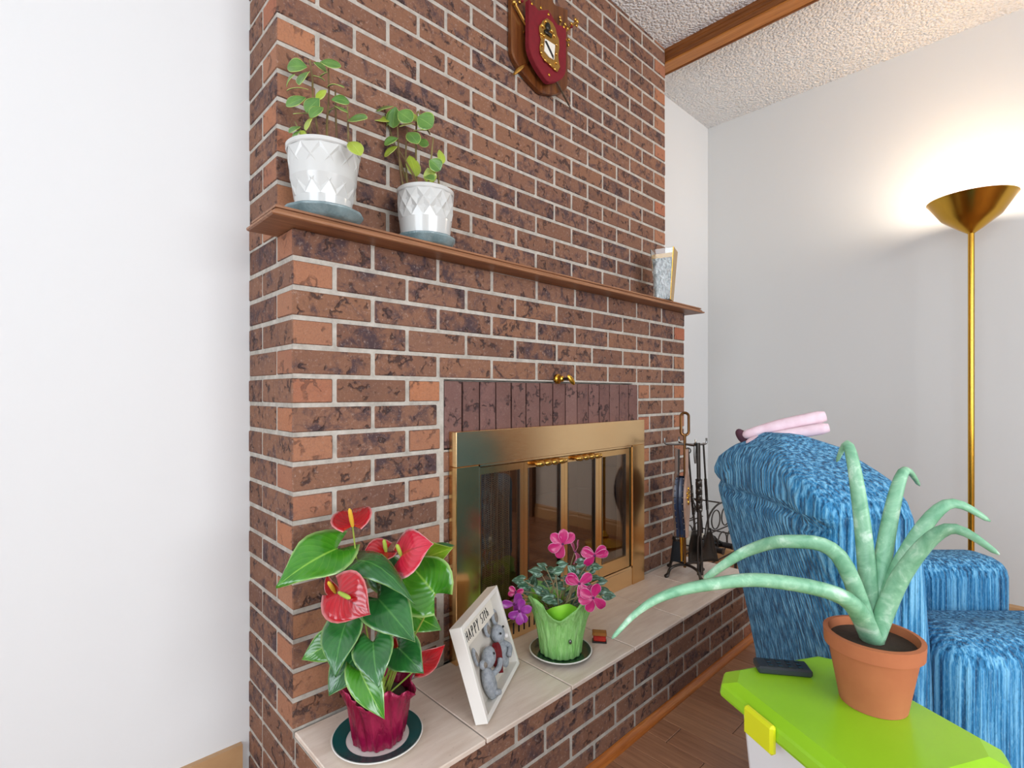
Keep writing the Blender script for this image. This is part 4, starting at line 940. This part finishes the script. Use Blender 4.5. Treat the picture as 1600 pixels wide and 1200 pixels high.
MB().tube([RK + Vector((-.195, -.1, .24)), RK + Vector((-.195, .1, .24))], 0.004, 6).build('cross_bar', BLACKIRON, rk, smooth=True)
MB().tube([RK + Vector((.195, -.1, .24)), RK + Vector((.195, .1, .24))], 0.004, 6).build('cross_bar', BLACKIRON, rk, smooth=True)
MB().tube([RK + Vector((0, -.1, .45)), RK + Vector((0, .1, .45))], 0.004, 6).build('cross_bar', BLACKIRON, rk, smooth=True)
def wine_bottle(x, z, label, flip=1):
    b_ = thing('wine_bottle', RK + Vector((x, 0, z)), label, 'bottle', 'bottles in the wine rack')
    b_.rotation_euler = (PI / 2, 0, 0)
    MB().lathe([(0, -.16), (.030, -.16), (.037, -.155), (.037, .03), (.034, .05), (.018, .085), (.0145, .10), (.0145, .15), (.0165, .152), (.0165, .158), (0, .158)], (0, 0, 0), 24).build('glass_body', BOTTLE, b_, local=True, smooth=True)
    MB().lathe([(.0374, -.11), (.0376, -.108), (.0376, .0), (.0374, .002)], (0, 0, 0), 24).build('label', BOTTLELABEL, b_, local=True, smooth=True)
    MB().lathe([(.0150, .105), (.0150, .151), (.0170, .153), (.0170, .159), (0, .1592)], (0, 0, 0), 18).build('foil', FOILCAP, b_, local=True, smooth=True)
wine_bottle(-.1, .2215, 'dark wine bottle nearest the tool stand in upper row of rack'); wine_bottle(.02, .2215, 'dark wine bottle at middle of the upper rack row'); wine_bottle(-.1, .0615, 'dark wine bottle in lower row of the iron rack')

# ------------------------------------------------------------------ blue armchair seen from behind
CHO = CAM + FW * 1.26; CHO.z = 0; RW = 0.27
ch = thing('armchair', CHO, 'tall blue corded chenille armchair seen from behind, at right of the hearth', 'armchair', None, math.atan2(RT.y, RT.x))
def lerp_tab(tab, z):
    for (z0, v0), (z1, v1) in zip(tab[:-1], tab[1:]):
        if z <= z1: return v0 + (v1 - v0) * max(0.0, z - z0) / (z1 - z0)
    return tab[-1][1]
xb_t = [(0.04, 0.748), (0.27, 0.727), (0.33, 0.717), (0.5, 0.681), (0.69, 0.634), (0.80, 0.606), (0.87, 0.600), (0.91, 0.615), (0.945, 0.66)]
th_t = [(0.04, 0.12), (0.4, 0.16), (0.75, 0.22), (0.87, 0.21), (0.92, 0.15), (0.945, 0.05)]
hw_t = [(0.04, 0.255), (0.4, 0.265), (0.80, 0.272), (0.83, 0.262), (0.865, 0.225), (0.895, 0.165), (0.92, 0.10), (0.945, 0.05)]
zs = [0.04, 0.1, 0.2, 0.3, 0.4, 0.5, 0.6, 0.68, 0.73, 0.76, 0.775, 0.79, 0.80, 0.815, 0.83, 0.848, 0.865, 0.88, 0.895, 0.908, 0.92, 0.933, 0.945]
NP = 72; vs = []; fs = []
for z in zs:
    xb, th, hw = lerp_tab(xb_t, z) - 0.022, lerp_tab(th_t, z), lerp_tab(hw_t, z)
    for j in range(NP):
        a = 2 * PI * j / NP; c, s_ = math.cos(a), math.sin(a); ex = 0.3
        px = math.copysign(abs(c) ** ex, c); py = math.copysign(abs(s_) ** ex, s_)
        crease = (-0.016 * math.exp(-((z - 0.785 - 0.006 * math.sin(py * 9)) / 0.012) ** 2) + 0.005 * math.sin(py * 23) * math.exp(-((z - 0.83) / 0.03) ** 2)) * (1 if c < 0 else 0.2)
        vs.append((xb + th / 2 + (th / 2 + crease) * px, hw * py, z))
for i in range(len(zs) - 1):
    for j in range(NP): fs.append((i * NP + j, i * NP + (j + 1) % NP, (i + 1) * NP + (j + 1) % NP, (i + 1) * NP + j))
fs.append(tuple(range(NP - 1, -1, -1))); fs.append(tuple((len(zs) - 1) * NP + j for j in range(NP)))
m = MB(); m.add(vs, fs); m.build('backrest', CHAIRBLUE, ch, smooth='all', local=True)
def soft_box(name, x0, x1, y0, y1, z0, z1, r):
    o = MB().box(x0, x1, y0, y1, z0, z1).build(name, CHAIRBLUE, ch, local=True)
    bm = bmesh.new(); bm.from_mesh(o.data); bmesh.ops.bevel(bm, geom=bm.edges[:], offset=r, segments=4, affect='EDGES', profile=0.5); bm.to_mesh(o.data); bm.free()
    for p in o.data.polygons: p.use_smooth = True
for y0 in (-0.31, 0.16): soft_box('armrest', 0.82, 1.40, y0, y0 + 0.15, 0.09, 0.58, 0.05)
soft_box('seat_cushion', 0.78, 1.42, -0.155, 0.155, 0.28, 0.46, 0.04); soft_box('seat_base', 0.80, 1.38, -0.158, 0.158, 0.06, 0.285, 0.02)
for x in (0.82, 1.34):
    for y in (-0.2, 0.2): MB().lathe([(0, 0.0), (.016, 0.0), (.024, .03), (.026, .1), (0, .1)], (x, y, 0), 14).build('foot', BLACKIRON, ch, smooth=True, local=True)
# pink fleece on top of the chair
dP = 1.345
th_ = thing('folded_throw', atD(1240, 672, dP), 'folded pale pink fleece with plum lining on top of armchair back', 'throw')
def roll(pts, r, name, mat): return MB().tube(smoothpath([atD(u, v, d) for u, v, d in pts], 5), r, 12).build(name, mat, th_, smooth='all')
k5 = 16
roll([(1160, 680, dP), (1180, 676, dP - .01), (1215, 666, dP - .03), (1290, 650, dP - .07)], [.003, .009, .0115, .013, .014] + [.0155] * 5 + [.0165] * 5 + [.012], 'upper_fold', PINK)
roll([(1166, 694, dP - .02), (1182, 689, dP - .03), (1220, 681, dP - .05), (1295, 668, dP - .09)], [.003, .008, .010, .0115, .0125] + [.013] * 5 + [.014] * 5 + [.010], 'lower_fold', PINK)
MB().ball(atD(1161, 683, dP + .012), 1, 14, 10, Matrix(((RT * 0.62 - UP * .78) * 0.026, FW * 0.016, (RT * .78 + UP * .62) * 0.0135)).transposed()).build('lining', PLUM, th_, smooth='all')

# ------------------------------------------------------------------ lidded bin with aloe in the foreground
e1v = (RT * .962 + FW * .273).normalized(); e2v = (RT * .273 - FW * .962).normalized()
ZL = 0.56
K = CAM + RT * 0.345 + FW * 0.905; K.z = 0
LW, LD = 0.27, 0.31; bc = K + e1v * (LW / 2) + e2v * (LD / 2)
bn = thing('lidded_bin', bc, 'white tapered plastic bin with lime green lid in right foreground', 'bin')
bn.rotation_euler = (0, 0, math.atan2(e1v.y, e1v.x))
def chamf(w, d, c): return [(-w + c, -d), (w - c, -d), (w, -d + c), (w, d - c), (w - c, d), (-w + c, d), (-w, d - c), (-w, -d + c)]
def stack(levels, c):
    m = MB(); vs = []; fs = []
    for (w, d, z) in levels: vs += [(x, y, z) for x, y in chamf(w, d, c)]
    for i in range(len(levels) - 1):
        for j in range(8): fs.append((i * 8 + j, i * 8 + (j + 1) % 8, (i + 1) * 8 + (j + 1) % 8, (i + 1) * 8 + j))
    fs.append(tuple(range(7, -1, -1))); fs.append(tuple((len(levels) - 1) * 8 + j for j in range(8))); m.add(vs, fs); return m
stack([(0.075, 0.085, 0.0), (0.108, 0.125, ZL - 0.05), (0.112, 0.13, ZL - 0.03)], 0.025).build('body', BINWHITE, bn, local=True, bevel=0.004)
stack([(0.131, 0.15, ZL - 0.032), (0.135, 0.155, ZL - 0.028), (0.133, 0.153, ZL - 0.010), (0.115, 0.135, ZL)], 0.03).build('lid', LIME, bn, local=True, bevel=0.003)
MB().box(-0.143, -0.131, 0.0, 0.06, ZL - 0.05, ZL - 0.006).build('yellow_block', YELLOW, bn, local=True, bevel=0.004)  # plain yellow block on the side edge of the lid
rp = atZ(1192, 1046, ZL)
rm = thing('remote_control', (rp.x, rp.y, ZL), 'dark slim remote control lying on the lime green lid', 'remote', None, math.atan2(e1v.y, e1v.x) - 0.45)
MB().box(-0.012, 0.075, -0.018, 0.018, 0.0005, 0.013).build('case', REMOTE, rm, local=True, bevel=0.003)
for i in range(4):
    for j in range(3): MB().box(0.006 + i * 0.016, 0.013 + i * 0.016, -0.013 + j * 0.010, -0.007 + j * 0.010, 0.013, 0.0142).build('button', STEEL, rm, local=True)
AP = K + e1v * 0.185 + e2v * 0.155; AP.z = ZL
al = thing('potted_aloe', AP, 'aloe with long arching spotted leaves in clay pot on the lime lid', 'potted plant')
MB().lathe([(0, 0.0005), (.045, 0.0005), (.06, .085), (.066, .087), (.067, .108), (.060, .109), (.056, .09), (0, .09)], AP, 36).build('pot', simple('clay_terracotta', '#a8603c', 0.85, var='#b87048', scale=10), al, smooth=True)
MB().lathe([(0, .098), (.058, .096)], AP, 24).build('soil', SOIL, al)
ac_ = AP + Vector((0, 0, .095)); dA = depth(AP)
def aloe_leaf(pts, r0, r1):
    P_ = smoothpath([ac_] + pts, 6); n_ = len(P_) - 1
    MB().tube(P_, [r0 + (r1 - r0) * (i / n_) ** 1.6 for i in range(n_)] + [0.0012], 12, flat=0.72).build('leaf', ALOE, al, smooth='all')
aloe_leaf([atD(1320, 935, .76), atD(1198, 907, .765), atD(1105, 914, .77), atD(1040, 930, .765), atD(995, 957, .76), atD(956, 998, .75)], 0.0165, 0.0035)
aloe_leaf([atD(1310, 868, .80), atD(1230, 846, .83), atD(1170, 860, .88), atD(1130, 883, .885), atD(1100, 906, .89)], 0.0135, 0.0055)
for (a, ln, up) in ((10, .12, .26), (75, .08, .3), (-30, .14, .22), (-80, .14, .2)):
    a = math.radians(a); dv = (e1v * math.cos(a) + (-e2v) * math.sin(a)); aloe_leaf([ac_ + dv * ln * .3 + UP * up * .6, ac_ + dv * ln * .7 + UP * up, ac_ + dv * ln * 1.1 + UP * up * .9], 0.014, 0.003)

# ------------------------------------------------------------------ heraldic plaque
PX = 0.918
pq = thing('shield_plaque', (PX, YU, J0 + 1.24), 'wooden shield plaque with red velvet, brass crest and crossed swords on the brick', 'wall plaque')
def shield(cx, hw, zt, zsh, ztip, n=8, top=0.02):
    pts = [(cx - hw, zt), (cx - hw, zsh)]
    for i in range(1, n): t = i / n; pts.append((cx - hw * (1 - t ** 1.6) ** 0.8 if t < .99 else cx, zsh + (ztip - zsh) * (t ** 0.8)))
    pts.append((cx - hw * 0.06, ztip)); pts.append((cx + hw * .06, ztip))
    for x, z in list(reversed(pts[1:-2])): pts.append((2 * cx - x, z))
    pts.append((cx + hw, zt)); pts.append((cx + hw * .5, zt - top)); pts.append((cx, zt + top)); pts.append((cx - hw * .5, zt - top))
    return [(x - 0, z) for x, z in pts]
wd = MB().prism(shield(PX, 0.150, J0 + 1.43, J0 + 1.145, J0 + 1.052), (0, YU - 0.001, 0), (1, 0, 0), (0, 0, 1), (0, -0.022, 0)).build('wood_shield', PLAQUEWOOD, pq, bevel=0.004)
MB().prism(shield(PX - .004, 0.099, J0 + 1.315, J0 + 1.165, J0 + 1.072, top=0.014), (0, 0.060, 0), (1, 0, 0), (0, 0, 1), (0, -0.020, 0)).build('velvet_shield', [VELVET, VELVETEDGE], pq, bevel=0.002)
for p in pq.children[-1].data.polygons:
    if abs(p.normal.y) < 0.6: p.material_index = 1
MB().box(PX - 0.03, PX + 0.03, 0.059, 0.079, J0 + 1.16, J0 + 1.27).build('spacer', PLAQUEWOOD, pq)
yc = 0.0395
def E3(u, v, y=yc): p = atY(u, v, y); return (p.x, p.z)
em = [(853.5, 29), (847, 33), (841, 42), (842, 52), (844, 62), (842, 74), (843, 85), (848, 93), (856, 101), (864, 109), (870, 113.5), (874, 106), (872, 98), (871, 88), (873, 76), (872, 62), (869, 56), (867, 46), (862, 36)]
epl = MB().prism([E3(*p) for p in em], (0, yc + .0005, 0), (1, 0, 0), (0, 0, 1), (0, -0.006, 0)).build('brass_crest', ANTBRASS, pq, bevel=0.002)
y2 = yc - 0.006
MB().prism([E3(*p, y2) for p in [(851, 61), (866.5, 71), (865, 94), (858, 90), (850, 80)]], (0, y2, 0), (1, 0, 0), (0, 0, 1), (0, -0.003, 0)).build('escutcheon', simple('enamel_white', '#e6e2d6', 0.4), pq).parent = epl
MB().prism([E3(*p, y2 - .003) for p in [(851, 64), (854, 64), (865, 88), (864.5, 93)]], (0, y2 - .003, 0), (1, 0, 0), (0, 0, 1), (0, -0.001, 0)).build('bend_stripe', simple('enamel_black', '#1a1a1c', 0.4), pq).parent = epl
m = MB()
random.seed(21)
for (u, v, r) in [(848, 40, .010), (862, 47, .010), (846, 52, .009), (866, 55, .009), (847, 70, .007), (846, 82, .008), (869, 70, .006), (869, 84, .006), (869, 98, .006), (852, 94, .008), (860, 101, .008), (867, 108, .007), (853, 33, .008), (850, 56, .007)]:
    x, z = E3(u, v, y2); m.ball((x, y2, z), (r, .005, r * .8), 10, 6, Euler((0, random.uniform(0, 3), 0)).to_matrix())
m.build('scrollwork', ANTBRASS, pq, smooth='all').parent = epl
x, z = E3(856, 42, y2); MB().ball((x, y2, z), (0.012, 0.008, 0.016), 12, 8).box(x - .018, x + .02, y2 - .003, y2, z - .03, z - .018).build('helmet', simple('pewter_dark', '#3a3630', 0.35, 0.8), pq, smooth='all').parent = epl
for (u, v) in [(857, 22.5), (858, 117), (881, 42), (831, 6), (845, 12)]:
    x, z = E3(u, v, 0.04); MB().ball((x, 0.0395, z), (.0055, .003, .0055), 10, 6).build('stud', GOLD, pq, smooth='all')
def sword(p0, p1, grip, name):
    p0 = Vector(p0); p1 = Vector(p1); d = (p1 - p0)
    b_ = MB().tube([p0, p0 + d * .06, p0 + d * .75], [.0012, .0034, .0036], 6).build('sword_blade', STEEL if name else ANTBRASS, pq, smooth=True)
    MB().tube([p0 + d * .75, p0 + d], .0055, 8).ball(p1, .009, 10, 8).build('sword_grip', ANTBRASS, pq, smooth=True).parent = b_
    sd = d.normalized().cross(Vector((0, 1, 0))); g_ = p0 + d * .75
    MB().tube(smoothpath([g_ - sd * .032 + d * .03, g_ - sd * .016, g_ + sd * .016, g_ + sd * .032 + d * .03], 3), .004, 6).build('cross_guard', ANTBRASS, pq, smooth=True).parent = b_
sA0 = atY(892, 170, .068); sA1 = atY(803, 4, .068); sword(sA0, sA1, 1, 1)
sB0 = atY(803, 116, .070); sB1 = atY(901, 34, .070); sword(sB0, sB1, 1, 0)
MB().tube([atY(803, 116, .066), atY(809, 110, .066), atY(818, 103, .066)], [.004, .0085, .006], 8).build('scabbard_tip', ANTBRASS, pq, smooth=True)
m = MB()
for (u, v) in [(875, 27), (876, 32), (883, 38), (887, 45), (893, 37), (899, 30), (901, 40), (888, 70), (889, 62), (806, 6), (812, 3)]:
    p = atY(u, v, .066); MB().ball(p, (.008, .005, .006), 8, 6, Euler((0, random.uniform(0, 3), 0)).to_matrix()).build('fleuron', ANTBRASS, pq, smooth='all')
for (u, v) in [(893, 42), (816, 2)]: MB().ball(atY(u, v, .06), .005, 8, 6).build('red_tassel', VELVET, pq, smooth='all')

# ------------------------------------------------------------------ glass and brass ornament on the mantel
gp = atZ(1035, 468.5, MS); gc = Vector((gp.x + 0.035, gp.y + 0.012, MS))
go = thing('glass_ornament', gc, 'tapered glass ornament with silvery filling and brass sides at right end of mantel', 'ornament', None, math.radians(18.8))
gh = 0.222; wb, wt = 0.034, 0.050
def taper(o, x0, x1, y0, y1, z0, z1):
    def S_(z): return (wb + (wt - wb) * z / gh)
    vs = []
    for z in (z0, z1):
        k = S_(z); vs += [(x0 * k, y0 * k, z), (x1 * k, y0 * k, z), (x1 * k, y1 * k, z), (x0 * k, y1 * k, z)]
    m = MB(); m.add(vs, [(0, 3, 2, 1), (4, 5, 6, 7), (0, 1, 5, 4), (1, 2, 6, 5), (2, 3, 7, 6), (3, 0, 4, 7)]); return m
taper(0, -.99, -.90, -.96, .96, 0.004, gh - .002).build('front_glass', CLEARGLASS, go, local=True)
taper(0, -1, 1, -1, -.92, 0, gh).build('side_panel', GOLD, go, local=True, bevel=0.001); taper(0, -1, 1, .93, .99, 0, gh).build('side_glass', CLEARGLASS, go, local=True)
taper(0, .9, 1, -.92, .92, 0, gh).build('back_panel', GOLD, go, local=True); taper(0, -1, .9, -.92, .92, 0, 0.004).build('base', BLACKIRON, go, local=True)
def mk_crumple():
    m = Mat('silver_paper', '#d8dcdc', 0.3, 0.3); n = m.noise(m.coord(), 45, 5, 0.6, 1.0); m.color(m.ramp(n, [(.35, '#b4bcbc'), (.5, '#eceeec'), (.7, '#fafafa')])); m.bump(n, 1.0, .02); return m.m
rows = [[(-0.86 * (wb + (wt - wb) * z / gh) + 0.004 * math.sin(j * 2.3 + i * 1.7), (wb + (wt - wb) * z / gh) * .9 * (j / 5 - 1), z) for j in range(11)] for i, z in enumerate([0.006 + k * 0.0145 for k in range(13)])]
MB().grid(rows).build('silver_filling', mk_crumple(), go, local=True, smooth='all', solid=0.004)

# ------------------------------------------------------------------ brass floor lamp by the right wall
LPp = Vector((2.46, -0.97, 0))
fl_ = thing('floor_lamp', LPp, 'tall brass torchiere floor lamp beside the right wall', 'floor lamp')
MB().lathe([(0, 0), (.13, 0), (.13, .014), (.10, .022), (.06, .03), (.03, .05), (.034, .065), (.02, .08), (.012, .10), (0, .10)], LPp, 36).build('base', GOLD, fl_, smooth=True)
MB().tube([LPp + UP * .09, LPp + UP * 1.74], .011, 12).build('pole', GOLD, fl_, smooth=True)
MB().lathe([(.012, 1.72), (.04, 1.74), (.10, 1.79), (.145, 1.86), (.15, 1.865), (.142, 1.862), (.095, 1.80), (.04, 1.755), (.0, 1.75)], LPp, 36).build('bowl_shade', GOLD, fl_, smooth=True)
MB().ball(LPp + UP * 1.80, .03, 12, 8).build('bulb', simple('bulb_glass', '#f4efe4', 0.3), fl_, smooth='all')
pd = bpy.data.lights.new('torchiere_light', 'POINT'); pd.energy = 9; pd.color = (1.0, 0.86, 0.70); pd.shadow_soft_size = 0.05
po = bpy.data.objects.new('torchiere_light', pd); COL.objects.link(po); po.location = LPp + UP * 1.88
